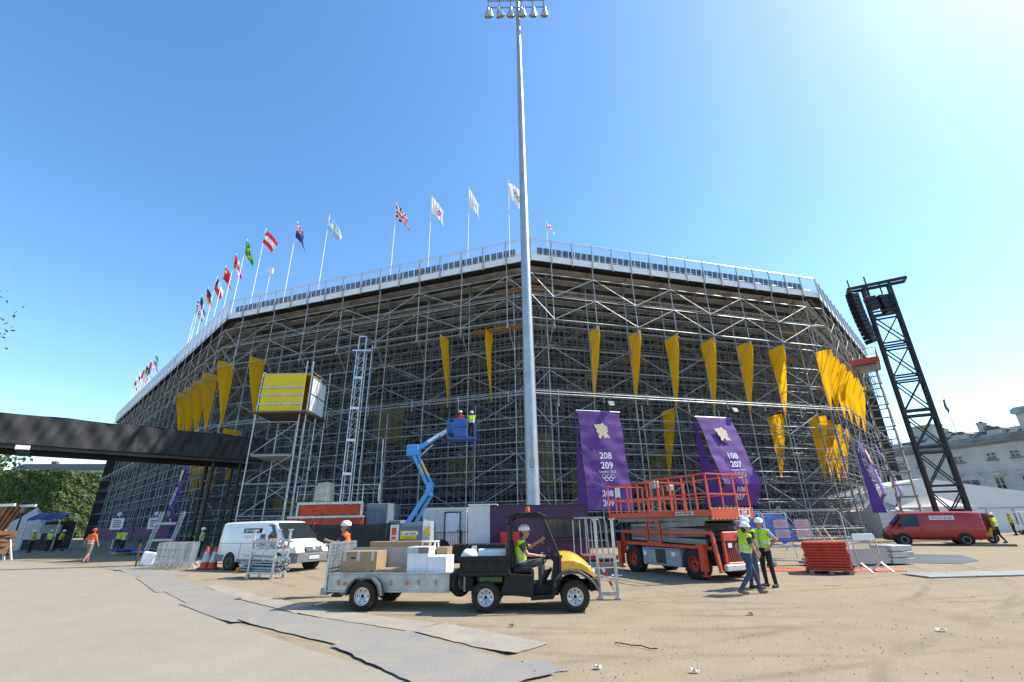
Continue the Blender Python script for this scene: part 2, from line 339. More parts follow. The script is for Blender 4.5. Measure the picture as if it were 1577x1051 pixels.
# --- seating decks: each row a board of its own
for fi, f in enumerate(faces):
    rows = 38 if fi in (1, 2, 3, 4) else 0
    bl = MB(); br = MB()
    for j in range(rows):
        d0 = .05+j*RUN; d1 = d0+RUN+.04; z = ZT-j*RISE
        a0, a1 = f.rng(-d0); b0, b1 = f.rng(-d1)
        a0, a1, b0, b1 = d0*f.tp, f.L-d0*f.tq, d1*f.tp, f.L-d1*f.tq
        if b1-b0 < 1: break
        c = MB()
        c.add([f.p(a0, -d0, z-.05), f.p(a1, -d0, z-.05), f.p(b1, -d1, z-.05), f.p(b0, -d1, z-.05), f.p(a0, -d0, z), f.p(a1, -d0, z), f.p(b1, -d1, z), f.p(b0, -d1, z)],
              [(3, 2, 1, 0), (4, 5, 6, 7), (0, 1, 5, 4), (1, 2, 6, 5), (2, 3, 7, 6), (3, 0, 4, 7)])
        # riser closes the step against stray light; its dark colour deepens the shade
        c.add([f.p(b0, -d1+.03, z-.01), f.p(b1, -d1+.03, z-.01), f.p(b1, -d1+.03, z-RISE-.02), f.p(b0, -d1+.03, z-RISE-.02)], [(0, 1, 2, 3)], 1)
        if fi in (2, 3) and j < 12: c.build('seating_row', [board, riserm], stand)
        else: bl.add(c.v, c.f[:6], 0); bl.f.append(tuple(i+len(bl.v)-len(c.v) for i in c.f[6])); bl.m.append(1)
    if bl.f: o = bl.build('seating_rows', [board, riserm], stand); o['kind'] = 'stuff'
# --- dark screens added inside and at the ends to keep the view through dark
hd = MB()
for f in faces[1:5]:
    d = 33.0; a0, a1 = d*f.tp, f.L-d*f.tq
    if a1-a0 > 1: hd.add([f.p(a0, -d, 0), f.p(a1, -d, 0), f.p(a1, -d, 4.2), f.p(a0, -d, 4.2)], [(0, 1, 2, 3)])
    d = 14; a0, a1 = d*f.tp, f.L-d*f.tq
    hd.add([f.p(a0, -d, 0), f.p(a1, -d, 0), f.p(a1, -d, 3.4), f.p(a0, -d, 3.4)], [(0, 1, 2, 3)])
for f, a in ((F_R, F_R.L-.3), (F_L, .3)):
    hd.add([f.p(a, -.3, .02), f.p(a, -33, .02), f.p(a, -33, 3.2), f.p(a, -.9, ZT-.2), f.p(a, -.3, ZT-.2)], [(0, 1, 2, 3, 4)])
hd.build('backing_screens', M('dark_backing_screen', (.03, .03, .035), .8), stand)
# --- raker beams under the rows, inner scaffold: thousands of thin tubes
inn = MB()
for fi, f in enumerate(faces):
    planes = [1.75, 2.9, 4.1, 5.3, 6.5, 9.0, 11.6, 14.4, 17.5, 21, 25] if fi in (1, 2, 3, 4) else []
    for k in range(f.nb):
        a = (k+.5)*f.bay
        for pi, d in enumerate(planes):
            if not (d*f.tp <= a <= f.L-d*f.tq): continue
            zt = rake(d)-.15
            if zt < 1: continue
            inn.tube(f.p(a, -d, 0), f.p(a, -d, zt), .03, 5, caps=False)
            if pi > 0 and fi in (2, 3) and pi < 6: inn.tube(f.p(a+f.bay/2, -d+.3, 0), f.p(a+f.bay/2, -d+.3, zt), .03, 5, caps=False)
            # transoms perpendicular to the face
            d2 = planes[pi+1] if pi+1 < len(planes) else None
            if d2:
                z = 1.0; q = 0
                while z < rake(d2)-.2:
                    inn.tube(f.p(a, -d, z), f.p(a, -d2, z), .026, 5, caps=False)
                    if q % 2 == 0 and z+2 < rake(d2): inn.tube(f.p(a, -d, z), f.p(a, -d2, z+2), .024, 5, caps=False)
                    elif z+2 < rake(d2): inn.tube(f.p(a, -d2, z), f.p(a, -d, z+2), .024, 5, caps=False)
                    z += 2.0; q += 1
        # raker beam: lattice girder that follows the seating
        dm = 24
        if not planes: continue
        for off in (0, .55):
            inn.bar(f.p(a, -.9, rake(.9)-.06-off), f.p(a, -dm, rake(dm)-.06-off), .06, .09)
        for q in range(18):
            da = .9+q*1.28; inn.tube(f.p(a, -da, rake(da)-.08-(.5 if q % 2 else 0)), f.p(a, -da-1.28, rake(da+1.28)-.08-(0 if q % 2 else .5)), .025, 5, caps=False)
    for pi, d in enumerate(planes):
        a0, a1 = d*f.tp, f.L-d*f.tq
        z = 1.0; q = 0
        while z < rake(d)-.2:
            inn.tube(f.p(a0, -d, z), f.p(a1, -d, z), .03 if pi < 3 else .026, 5, caps=False)
            if fi in (1, 2, 3, 4) and 0 < pi < 6 and z+1.05 < rake(d)-.3 and (z < 9 or pi < 3): inn.tube(f.p(a0, -d-.2, z+1.05), f.p(a1, -d-.2, z+1.05), .022, 5, caps=False)
            # face braces
            for k in range(f.nb-1):
                a = (k+.5)*f.bay
                if a < a0 or a+f.bay > a1 or (k+pi+q) % 3 == 0: continue
                up = (k+q) % 2
                if random.random() < .8 and z+2 < rake(d): inn.tube(f.p(a, -d+.06, z+(0 if up else 2)), f.p(a+f.bay, -d+.06, z+(2 if up else 0)), .024, 5, caps=False)
            z += 2.0; q += 1
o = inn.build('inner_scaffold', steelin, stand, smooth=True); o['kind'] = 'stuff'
# --- outer face: standards, ledgers, braces, each a part
lev_top = [16.7, 18.7, 20.7]; lev_low = [2.4, 4.5, 6.6, 8.6, 10.6]
for fi, f in enumerate(faces):
    if fi in (0, 5): continue
    main = fi in (1, 2, 3, 4); cnt = 0
    for k in range(f.nb):
        a = (k+.5)*f.bay
        b = MB(); b.tube(f.p(a, 0, 16.2 if k % 2 else 15.9), f.p(a, 0, ZT-.3), .042, 6); b.build('standard', galvl, stand, smooth=True)
        if not main: continue
        b = MB(); b.tube(f.p(a, .02, 10.1 if k % 3 else 9.7), f.p(a, .02, 11.0), .036, 6)
        if k % 2 == 0: b.tube(f.p(a+.6, -1.9, .05), f.p(a+.6, -1.9, 10.6), .04, 6)
        b.build('standard', galvl, stand, smooth=True)
        b = MB(); b.tube(f.p(a, -1.7, .05), f.p(a, -1.7, 20.6), .042, 6); b.build('standard', galvl, stand, smooth=True)
    for z in lev_top+(lev_low if main else []):
        dz_ = .055 if z > 10 else -1.95
        b = MB(); b.tube(f.p(-dz_*f.tp if z < 10 else -.05, dz_, z), f.p(f.L+dz_*f.tq if z < 10 else f.L+.05, dz_, z), .042, 6)
        if z == 18.7 or z == 10.6: b.tube(f.p(0, -.06, z+.22), f.p(f.L, -.06, z+.22), .034, 6)
        b.build('ledger', galvl, stand, smooth=True)
    for z in (3.2, 5.4, 7.4, 9.3, 11.4, 13.2, 14.9, 16.9, 18.6, 20.2):
        if not main: continue
        b = MB(); b.tube(f.p(1.7*f.tp, -1.63, z), f.p(f.L-1.7*f.tq, -1.63, z), .036, 6); b.build('ledger', galvl, stand, smooth=True)
    for k in range(-1, f.nb):
        a0 = max(0, (k+.5)*f.bay); a1 = min(f.L, (k+1.5)*f.bay); up = k % 2 == 0
        for zi, (z0, z1) in enumerate(((16.7, 18.7), (18.7, 20.7))):
            if zi == 1 and k % 2 and fi != 4: pass
            b = MB(); b.tube(f.p(a0, .10, z0 if up else z1), f.p(a1, .10, z1 if up else z0), .036, 6); b.build('brace', galvl, stand, smooth=True)
        if main and fi in (2, 3):
            for z0, z1 in ((2.4, 4.5), (4.5, 6.6), (8.6, 10.6)):
                if (k+int(z0)) % 3 == 0: continue
                b = MB(); b.tube(f.p(a0, -1.58, z0 if up else z1), f.p(a1, -1.58, z1 if up else z0), .032, 6); b.build('brace', galvl, stand, smooth=True)
            for z0, z1 in ((11.0, 13.0), (13.2, 15.2)):
                b = MB(); b.tube(f.p(a0, -1.58, z0 if not up else z1), f.p(a1, -1.58, z1 if not up else z0), .03, 6); b.build('brace', galvl, stand, smooth=True)
    tr = MB()
    for k in range(f.nb):
        a = (k+.5)*f.bay
        for z in lev_top+(lev_low if main else []): tr.tube(f.p(a, .1, z-.06), f.p(a, -1.75, z-.06), .03, 5, caps=False)
        tr.tube(f.p(a, 0, 16.7), f.p(a, -1.7, 14.6), .03, 5, caps=False)
        for z in lev_top+[10.6, 16.2]:
            q_ = f.p(a, .03, z); tr.box(q_, (.15, .15, .12), rz=random.uniform(0, 3))
        for z in (3.2, 5.4, 7.4, 9.3, 11.4, 13.2, 14.9): q_ = f.p(a, -1.66, z); tr.box(q_, (.14, .14, .11), rz=random.uniform(0, 3))
    o = tr.build('transoms', galvl, stand, smooth=True); o['kind'] = 'stuff'
    # fascia, dark soffit behind it
    b = MB(); b.add([f.p(-.1*f.tp if 0 else 0, .12, 21.9), f.p(f.L, .12, 21.9), f.p(f.L, .12, 22.5), f.p(0, .12, 22.5)], [(0, 1, 2, 3)])
    b.build('fascia', fasc, stand, solid=.05)
    b = MB(); b.add([f.p(0, .05, 21.86), f.p(f.L, .05, 21.86), f.p(f.L-.5*f.tq, -.5, 21.9), f.p(.5*f.tp, -.5, 21.9)], [(0, 1, 2, 3)])
    b.build('soffit', M('dark_soffit', (.02, .02, .022), .8), stand, solid=.04)
# --- top railing
rp = MB()
hb = F_CA.bay/2
for i in range(13): rp.tube((hb*i/13+.07, 0, .12), (hb*i/13+.07, 0, 1.42), .015, 4, caps=False)
rp.tube((0, 0, .12), (hb, 0, .12), .02, 5); rp.tube((0, 0, 1.42), (hb, 0, 1.42), .02, 5)
rpo = rp.build('railing_panel', alu, stand)
post = MB(); post.bar((0, 0, -.75), (0, 0, 1.55), .08, .10); post_o = post.build('railing_post', galvl, stand)
first = True
for fi, f in enumerate(faces[1:5]):
    n = 2*f.nb; ang = math.atan2(f.e.y, f.e.x)
    for k in range(n):
        a = k*f.bay/2
        o = rpo if first else rpo.copy(); q = post_o if first else post_o.copy()
        if not first:
            col.objects.link(o); col.objects.link(q)
        first = False
        o.location = f.p(a+.04, .16, ZT); o.rotation_euler.z = ang; o.scale.x = (f.bay/2)/hb
        q.location = f.p(a, .22, ZT); q.rotation_euler.z = ang
    b = MB(); b.tube(f.p(0, .18, ZF), f.p(f.L, .18, ZF), .035, 6); b.build('top_rail', alu, stand, smooth=True)
# --- seats of the top row
st = MB()
for i in range(4): st.box((-.18+i*.12, 0, .36), (.108, .03, .56), rx=.12)
st.box((0, -.04, .64), (.46, .035, .10), rx=.12); st.box((0, .0, .10), (.42, .04, .06)); st.box((0, .2, .1), (.42, .36, .05)); st.box((0, .1, -.03), (.06, .2, .22))
seatm = M('black_seat_plastic', (.012, .012, .014), .45, 0, .1)
so = None
for f in (F_BC, F_CA):
    ang = math.atan2(f.e.y, f.e.x); n = int((f.L-1.6)/.575)
    for k in range(n):
        if so is None: so = st.build('seat', seatm, stand); o = so
        else: o = so.copy(); col.objects.link(o)
        o.location = f.p(.9+k*.575, -.06, ZT+.12); o.rotation_euler.z = ang
# planks on the scaffold near the corner, lining sheets seen inside
for f, a0, a1, d, z in ((F_BC, 29.3, 32.6, -1.3, 20.3), (F_BC, 27.5, 32.4, -.6, 16.55), (F_BC, 28.6, 32.3, -2.6, 17.6), (F_CA, .4, 2.5, -1.3, 20.3), (F_CA, 26.6, 28.9, -2.2, 18.8), (F_CA, 24.4, 27.3, -1.9, 16.0), (F_BC, 14.4, 18.2, -3.2, 15.7), (F_CA, 9.2, 12, -3.0, 14.9)):
    for q in range(3):
        b = MB(); x = [f.p(a0, d-q*.25, z), f.p(a1, d-q*.25, z), f.p(a1, d-q*.25-.22, z), f.p(a0, d-q*.25-.22, z)]
        b.add(x, [(0, 1, 2, 3)]); b.build('plank', M('scaffold_plank', (.44, .25, .10), .7, 0, .2, 3), stand, solid=.04)
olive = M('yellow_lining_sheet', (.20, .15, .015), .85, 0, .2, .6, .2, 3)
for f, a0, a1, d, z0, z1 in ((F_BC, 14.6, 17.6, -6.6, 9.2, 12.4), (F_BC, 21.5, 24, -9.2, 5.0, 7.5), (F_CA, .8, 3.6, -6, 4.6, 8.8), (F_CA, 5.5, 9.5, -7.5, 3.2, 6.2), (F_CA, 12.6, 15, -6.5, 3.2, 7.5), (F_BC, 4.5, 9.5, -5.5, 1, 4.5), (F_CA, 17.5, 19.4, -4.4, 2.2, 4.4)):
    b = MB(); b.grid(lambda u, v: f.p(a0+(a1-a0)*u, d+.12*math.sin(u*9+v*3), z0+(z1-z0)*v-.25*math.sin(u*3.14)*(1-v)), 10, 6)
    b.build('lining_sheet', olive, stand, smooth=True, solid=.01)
# floodlights clipped to the ledgers
for f, a in ((F_CA, 5.9), (F_CA, 17.0)):
    b = MB(); b.box((0, 0, 0), (.5, .25, .34), rx=-.5); b.box((0, -.14, -.06), (.42, .03, .26), rx=-.5, mi=1); b.box((0, .1, .3), (.06, .06, .4))
    o = b.build('floodlight', [darkgrey, offwhite], None, bevel=.02); o.location = f.p(a, .35, 10.0); o.rotation_euler.z = math.atan2(f.e.y, f.e.x)
    tag(o, 'small box floodlight above the purple banner %s' % ('beside the mast' if a < 10 else 'behind the red lift platform front'), 'floodlight', 'floodlights on the scaffold')

# ================================================================ yellow pennants
def pennant(f, a, ztop, h, lab, w=1.75, seed=0, ex=1.12, doff=0):
    rnd = random.Random(seed+int(a*13)); ph = rnd.uniform(0, 6)
    b = MB()
    def fn(u, v):
        do = .02-(w-.06)*(max(0, v-.12)/.88)**ex; di = -w-.05*math.sin(v*3.14)
        d = do+(di-do)*u
        fold = .26*max(0, .42-u)**1.2*(1-v*.5)+.07*math.sin(v*5+ph)*(1-v)+.045*math.sin(u*7+ph+v*3)+.03*math.sin(v*14+u*5+ph)*(1-v)
        return f.p(a+fold, d+doff, ztop-h*v)
    b.grid(fn, 8, 16)
    o = b.build('pennant', yellowf, None, smooth=True); tag(o, lab, 'pennant', 'yellow pennants on the scaffolding')
SBC = (24.9, 28.8, 4.1)
SL = [70.9, 65.4, 61.5, 57.9, 54.3]
ordn = ['first', 'second', 'third', 'fourth', 'fifth', 'sixth', 'seventh', 'eighth']
for i, k in enumerate((1, 2, 3, 4, 5, 6)):
    pennant(F_CA, (k+.5)*F_CA.bay, 16.55, 5.9+.1*i, 'yellow pennant on the face right of the mast, upper row, %s from the mast' % ordn[i], seed=i)
pennant(F_CA, 3.5*F_CA.bay-.35, 10.5, 5.4, 'yellow pennant hanging in the lower row between the two purple banners', doff=-1.7)
pennant(F_CA, 6.5*F_CA.bay-.2, 10.5, 5.4, 'single yellow pennant in the lower row right of the purple banners', doff=-1.7)
pennant(F_BC, SBC[0], 16.55, 5.9, 'narrow yellow pennant left of the mast, second from the mast, above the blue lift')
pennant(F_BC, SBC[1], 16.55, 5.9, 'narrow yellow pennant nearest the mast on its left')
pennant(F_BC, SBC[2], 17.4, 6.4, 'yellow pennant directly left of the yellow wrapped platform box', w=1.9)
for i in range(6):
    pennant(F_R, (-.6, 2.3, 5.5, 9.0, 12.7, 16.4)[i], 16.4, 5.6, 'yellow pennant in the right end cluster, upper row, %s from the left' % ordn[i], w=1.3, seed=20+i, ex=.85)
for i in range(4):
    pennant(F_R, (-.6, 2.3, 5.5, 9.0)[i], 10.4, 5.6, 'yellow pennant in the right end cluster, lower row, %s from the left' % ordn[i], w=1.35, seed=40+i, ex=.85, doff=-1.8)
for i in range(5):
    pennant(F_L, SL[i], 17.5, 6.6, 'yellow pennant in the left end cluster above the black bridge, %s from the right' % ordn[i], w=1.55, seed=60+i, ex=.9)
for i in range(4):
    pennant(F_L, SL[i]+.2, 10.8, 5.8, 'yellow pennant cut by the black bridge in the lower left row, %s from the right' % ordn[i], w=1.5, seed=80+i, ex=.9, doff=-1.7)

# ================================================================ purple banners
gold = M('pale_gold_print', (.55, .47, .30), .6, 0, .05)
lilac = M('lilac_print', (.62, .58, .72), .6, 0, .03)
LOGO = [[(-.50, .44), (-.36, .38), (-.20, .46), (-.12, .40), (.12, .54), (.20, .40), (.42, .26), (.38, .04), (.46, -.04), (.30, -.14), (.40, -.26), (.54, -.50), (.26, -.46), (.10, -.50), (.06, -.30), (-.10, -.42), (-.12, -.54), (-.30, -.48), (-.26, -.22), (-.40, -.08), (-.36, .10), (-.48, .22)]]
def rings(b, M4, s):
    for i, (x, y) in enumerate(((-.62, .1), (0, .1), (.62, .1), (-.31, -.18), (.31, -.18))):
        P = [M4 @ Vector(((x+.26*math.cos(t*.3927))*s, (y+.26*math.sin(t*.3927))*s, .006)) for t in range(17)]
        b.path(P, .035*s, 5)
def banner(f, a0, a1, ztop, zlow, out, nums, lab, lean=.0, tuck=.9, side=True):
    w = a1-a0; ang = math.atan2(f.e.y, f.e.x)
    t = thing('banner', lab, 'banner', f.p(a0, .3, 0), math.degrees(ang), 'purple section banners')
    # local: x along face, -y outward
    zt, zl = ztop, zlow
    def face(u, v):
        z = zt+(zl-zt)*v; y = -out*v
        wr = .035*math.sin(u*5+v*9)+.028*math.sin(u*11-v*17+a0)*v+.03*math.sin(v*40)*abs(u-.5)
        return (w*u+lean*v+.02*math.sin(v*7), y-wr-.06*math.sin(3.14*u)*(1-v), z)
    b = MB(); b.grid(face, 24, 40)
    # skirt tucked back underneath
    def skirt(u, v):
        x, y, z = face(u, 1); return (x-lean*.2*v, y+tuck*v, z-1.45*v)
    b.grid(skirt, 24, 6); b.build('front_sheet', purple, t, smooth=True)
    if side:
     b = MB(); b.grid(lambda u, v: ((.3*u-.32)*(.3+.7*v)+lean*v*.4-.1*math.sin(v*6)*u, .25-(out+.25)*v*u-.0, zt+(zl-zt-1.4)*v), 6, 24)
     b.build('side_sheet', purple, t, smooth=True)
    b = MB(); b.tube((-.1, .02, zt+.04), (w+.1, .02, zt+.04), .035, 6); b.build('hanging_rail', galv, t)
    # print: placed on the sloping sheet
    sl = math.atan2(out, zt-zl); H_ = math.hypot(out, zt-zl)
    base = Matrix.Translation((w/2, -.13, zt)) @ Matrix.Rotation(-sl, 4, 'X') @ Matrix.Rotation(R(90), 4, 'X')
    if True:
        def at(x, dn): return base @ Matrix.Translation((x+lean*dn/H_, -dn, .04))
        def place(o, m): o.matrix_local = m
        b = MB(); T = at(0, H_*.27)
        P = [T @ Vector((x*1.12, y*1.12, .0)) for x, y in LOGO[0]]; n = len(P)
        b.add(P, [tuple(range(n))]); b.build('emblem', gold, t, solid=.01)
        k = .62
        for s_, dn, sz in ((nums[0], .64, .64), (nums[1], .765, .64), ('London 2012', .82, .24)):
            o = text('lettering', s_, sz, lilac, t, (0, 0, 0), (0, 0, 0), bold=.012 if sz > .5 else 0); place(o, at(0, H_*dn))
        b = MB(); rings(b, at(0, H_*.875), .55); b.build('ring_emblem', lilac, t)
        # repeat of the numbers on the skirt
        sk = Matrix.Translation((w/2+lean*.95, -out-.1, zl)) @ Matrix.Rotation(math.atan2(tuck, 1.45), 4, 'X') @ Matrix.Rotation(R(90), 4, 'X')
        for q, s_ in enumerate(nums):
            o = text('lettering', s_, .56, lilac, t, (0, 0, 0), (0, 0, 0), bold=.01); place(o, sk @ Matrix.Translation((-.2, -.58-.62*q, .06)))
    return t
banner(F_CA, 3.15, 6.55, 9.35, 3.9, .55, ('208', '209'), 'purple banner printed 208 209 with pale gold emblem, nearest the mast', .05, .0)
banner(F_CA, 13.3, 16.5, 9.3, 4.1, 1.6, ('108', '207'), 'purple banner printed 108 207 behind the red scissor lift platform', .25, .9)
banner(F_R, -3.0, -.8, 7.5, 3.4, .6, ('107', '206'), 'tall slanted purple banner right of the yellow cluster, beside the white tent', .2, .9)
banner(F_R, 6.4, 8.4, 8.2, 3.6, .8, ('106', '205'), 'farther purple banner behind the lattice of the far lift', .2, .9, side=False)
banner(F_L, F_L.L-2.4, F_L.L-.4, 7.4, 3.4, .5, ('210', '109'), 'shaded purple banner under the black bridge', .1, .5, side=False)
# ================================================================ flags
FC = dict(w=(.80, .80, .80), r=(.62, .03, .05), b=(.02, .05, .22), lb=(.25, .50, .78), g=(.02, .30, .08), y=(.80, .55, .02), k=(.02, .02, .02), p=(.42, .06, .42), gy=(.35, .35, .38), pk=(.70, .08, .35))
keys = list(FC); FM = [M('flag_'+k, FC[k], .8, 0, .03, 3, transl=.35) for k in keys]
def K(c): return keys.index(c)
def uk(u, v):
    x, y = u-.5, v-.5
    if abs(x) < .06 or abs(y) < .10: return K('r')
    if abs(x) < .11 or abs(y) < .17: return K('w')
    d = abs(abs(x)-abs(y))
    return K('r') if d < .03 else K('w') if d < .10 else K('b')
def stripes(*cs, vert=False): return lambda u, v: K(cs[min(len(cs)-1, int((u if vert else v)*len(cs)))])
def brazil(u, v):
    if (u-.5)**2+((v-.5)*.7)**2 < .025: return K('b')
    return K('y') if abs(u-.5)/.42+abs(v-.5)/.40 < 1 else K('g')
def austr(u, v): return uk(u*2, v*2) if u < .5 and v < .5 else K('w') if ((u*7) % 1-.5)**2+((v*5) % 1-.5)**2 < .03 and u > .5 else K('b')
def canada(u, v): return K('r') if u < .25 or u > .75 or ((u-.5)**2*1.5+(v-.5)**2 < .05) else K('w')
def china(u, v): return K('y') if (u-.17)**2+(v-.28)**2 < .012 else K('r')
def greece(u, v): return (K('w') if abs(u-.2) < .05 or abs(v-.28) < .06 else K('b')) if u < .4 and v < .55 else K('b') if int(v*9) % 2 == 0 else K('w')
def logo1(u, v): return K('p') if .45 < u < .8 and .25 < v < .6 and (int(u*14)+int(v*9)) % 3 else K('pk') if .5 < u < .75 and .6 < v < .7 else K('w')
def logo2(u, v): return K('gy') if .3 < u < .85 and .4 < v < .6 and int(u*26) % 2 else K('w')
def logo3(u, v): return K('gy') if any(abs(math.hypot((u-x)*1.5, v-y)-.1) < .03 for x, y in ((.35, .45), (.5, .45), (.65, .45), (.42, .55), (.58, .55))) else K('w')
def argent(u, v): return K('y') if (u-.5)**2*2+(v-.5)**2 < .015 else K('lb') if v < .33 or v > .66 else K('w')
def chile(u, v): return (K('b') if u < .35 else K('w')) if v < .5 else K('r')
def flagpole(f, a, ztop, fn, lab, fw=2.6, fh=1.75, droop=.75, zb=ZT, d=-.75, seed=0, az=None, group='flags on top of the grandstand'):
    base = f.p(a, d, zb); rnd = random.Random(seed*7+3)
    t = thing('flagpole', lab, 'flag', base, 0, group); h = ztop-zb
    b = MB(); b.tube((0, 0, 0), (0, 0, h), .055, 8, .035); b.lathe([(0, h+.1), (.06, h+.06), (.07, h), (.0, h-.02)], 8); b.build('pole', white, t, smooth=True)
    # the flag flies to the right and hangs down, with folds
    ph = rnd.uniform(0, 6)
    def g(u, v):
        fall = droop*fw*u*(.75+.25*u)
        ex = fw*u*math.sqrt(max(.05, 1-droop**2))*(1-.12*u)
        fold = .22*math.sin(u*7.5+v*2.2+ph)*(.25+u)+.08*math.sin(u*15-v*4+ph)
        return (ex+.15*math.sin(v*3+ph)*u, -.15*u+fold, h-.12-fh*v*(1-.12*u)-fall)
    b = MB(); b.grid(g, 36, 24, mi=fn); b.build('flag', FM, t, smooth=True)
    return t
D = [(F_BC, .938, 31.3, logo3, 'white flag with small ring emblem, nearest the mast on its left', .80), (F_BC, .817, 31.6, logo2, 'white flag with thin grey lettering, second left of the mast', .88),
     (F_BC, .695, 31.8, logo1, 'white flag with purple print on the grandstand top', .8), (F_BC, .573, 32.05, uk, 'red white and blue crossed flag on the grandstand top', .76),
     (F_BC, .318, 32.8, argent, 'pale blue and white striped flag on the grandstand top', .78), (F_BC, .187, 33.0, austr, 'dark blue flag with crossed canton on the grandstand top', .82),
     (F_BC, .05, 33.2, stripes('r', 'w', 'r'), 'large red white red striped flag on the grandstand top', .72)]
for i, (f, s_, zt, fn, lb, dr) in enumerate(D): flagpole(f, s_*f.L, zt, fn, lb, droop=dr, seed=i)
D = [(1.0-.045, 33.6, brazil, 'green flag with yellow diamond on the grandstand top', .85), (1.0-.10, 33.4, canada, 'red and white flag with red leaf spot behind the green flag', .84), (1-.155, 33.3, china, 'plain red flag with a yellow star on the grandstand top', .78),
     (1-.205, 33.2, chile, 'white over red flag with blue corner left of the red flag', .86), (1-.262, 33.1, stripes('k', 'r', 'y'), 'black red and gold striped flag near the left end', .84), (1-.305, 33.0, stripes('b', 'b', 'w'), 'dark blue flag beside the black red gold one', .9), (1-.328, 32.9, greece, 'blue and white striped flag, leftmost of the near row', .84)]
for i, (s_, zt, fn, lb, dr) in enumerate(D): flagpole(F_L, s_*F_L.L, zt, fn, lb, droop=dr, seed=20+i)
D = [(1-.69, stripes('g', 'w', 'r'), 'green white and red flag, rightmost of the far left row'), (1-.755, stripes('r', 'w', 'b', vert=True), 'small red white and blue flag in the far left row'), (1-.805, stripes('k', 'g', 'y'), 'small dark green and yellow flag in the far left row'), (1-.85, stripes('r', 'w', 'r', vert=True), 'small red and white upright striped flag in the far left row'),
     (1-.9, stripes('w', 'r', 'w'), 'small white flag with a red band in the far left row'), (1-.95, stripes('w', 'r'), 'small white over red flag, leftmost of the far left row')]
for i, (s_, fn, lb) in enumerate(D): flagpole(F_L, s_*F_L.L, 31.3, fn, lb, droop=.85, seed=40+i)
flagpole(F_CA, 1.9, 26.6, stripes('w', 'r', 'w'), 'tiny white and red flag just right of the mast', fw=.9, fh=.6, seed=71)
t = thing('antenna_pole', 'thin pole with small white box beside the red white red flag', 'antenna', F_BC.p(.11*F_BC.L, -.75, ZT))
b = MB(); b.tube((0, 0, 0), (0, 0, 5.2), .03, 6); b.build('pole', white, t)
b = MB(); b.box((0, 0, 4.9), (.55, .2, .7)); b.build('box', white, t, bevel=.04)
# ================================================================ floodlight mast
mast = thing('light_mast', 'very tall grey steel floodlight mast rising out of the picture', 'mast', (1.12, 30, 0))
b = MB(); prof = [(.47, 0), (.47, .1)]
for z0, z1, r0, r1 in ((.1, 12.6, .45, .395), (12.6, 26, .375, .315), (26, 39, .298, .245), (39, 52, .23, .17)): prof += [(r0, z0), (r1, z1)]
b.lathe(prof, 28); b.build('pole', M('mast_steel', (.42, .45, .47), .42, .6, .12, 1.2), mast, smooth=True)
b = MB(); b.lathe([(.72, 0), (.72, .06), (.45, .07)], 24)
for i in range(12): b.lathe([(.03, .06), (.03, .14), (0, .15)], 6, (.6*math.cos(i*.5236), .6*math.sin(i*.5236), 0))
b.build('base_plate', galv2, mast)
b = MB()
for z in (48.15, 49.15): b.bar((-2.95, -.3, z), (2.6, -.3, z), .09, .09)
for i in range(6): b.bar((-2.85+i*1.07, -.3, 47.4), (-2.85+i*1.07, -.3, 49.6), .09, .09)
b.build('cross_frame', galv2, mast)
for r_ in range(2):
    for i in range(6):
        b = MB(); x = -2.85+i*1.07
        b.lathe([(.0, .62), (.10, .60), (.13, .42), (.20, .30), (.36, -.12), (.38, -.2), (.36, -.21)], 14, caps=False); b.lathe([(.35, -.12), (.0, -.10)], 14, mi=1, caps=False); b.tube((0, 0, .5), (0, .35, .7), .035, 6)
        o = b.build('lamp', [M('lamp_reflector_shell', (.55, .56, .57), .3, .7), M('lamp_lens', (.22, .22, .22), .25, .3, .05)], mast, smooth=True)
        o.location = (x+.12*r_, -.5 if r_ == 0 else .15, 46.9+1.05*r_); o.rotation_euler = (R(28), R(random.uniform(-12, 12)), 0)
b = MB(); b.box((0, -.52, 5.2), (.3, .16, .55)); b.box((0, -.5, 6.4), (.06, .06, 2.0)); b.build('junction_box', galv2, mast)

# ================================================================ black truss tower with loudspeakers
tw = thing('speaker_tower', 'tall black lattice tower carrying loudspeakers at the right end', 'tower', (32.6, 38.1, 0), -30)
W = 1.9; Hh = 21.7; Dp = .9
for x in (0, W):
    for y in (0, Dp):
        b = MB(); b.bar((x, y, 0), (x, y, Hh), .2, .2); b.build('leg', blackm, tw, bevel=.02)
zs = [0, 3.1, 6.1, 9.1, 12.1, 15.1, 18.1]
for i, z in enumerate(zs):
    for y in (0, Dp):
        for dz in (0, .45):
            b = MB(); b.bar((0, y, z+.35+dz), (W, y, z+.35+dz), .12, .13); b.build('cross_beam', blackm, tw)
        if z < 18:
            b = MB(); b.bar((.1, y-.02, z+.85), (W-.1, y-.02, z+3.3), .09, .09); b.bar((.1, y+.08, z+3.3), (W-.1, y+.08, z+.85), .09, .09); b.build('cross_brace', blackm, tw)
    b = MB()
    for x in (0, W): b.bar((x, 0, z+.5), (x, Dp, z+.5), .1, .1); b.bar((x, 0, z+.8), (x, Dp, z+3.2 if z < 18 else z+2.8), .08, .08)
    b.build('side_brace', blackm, tw)
b = MB()
for y in (0, Dp): b.bar((-1.15, y, Hh-.1), (W+1.25, y, Hh-.1), .22, .24)
for x in (-1.15, .2, W+1.25): b.bar((x, -.1, Hh-.1), (x, Dp+.1, Hh-.1), .16, .18)
for x in (-.9, 0.4): b.bar((x, .7, Hh-1.3), (x, .7, Hh+1.1), .1, .1)
b.build('head_frame', blackm, tw)
spk = M('speaker_grille', (.010, .012, .016), .5, 0, .3, 20)
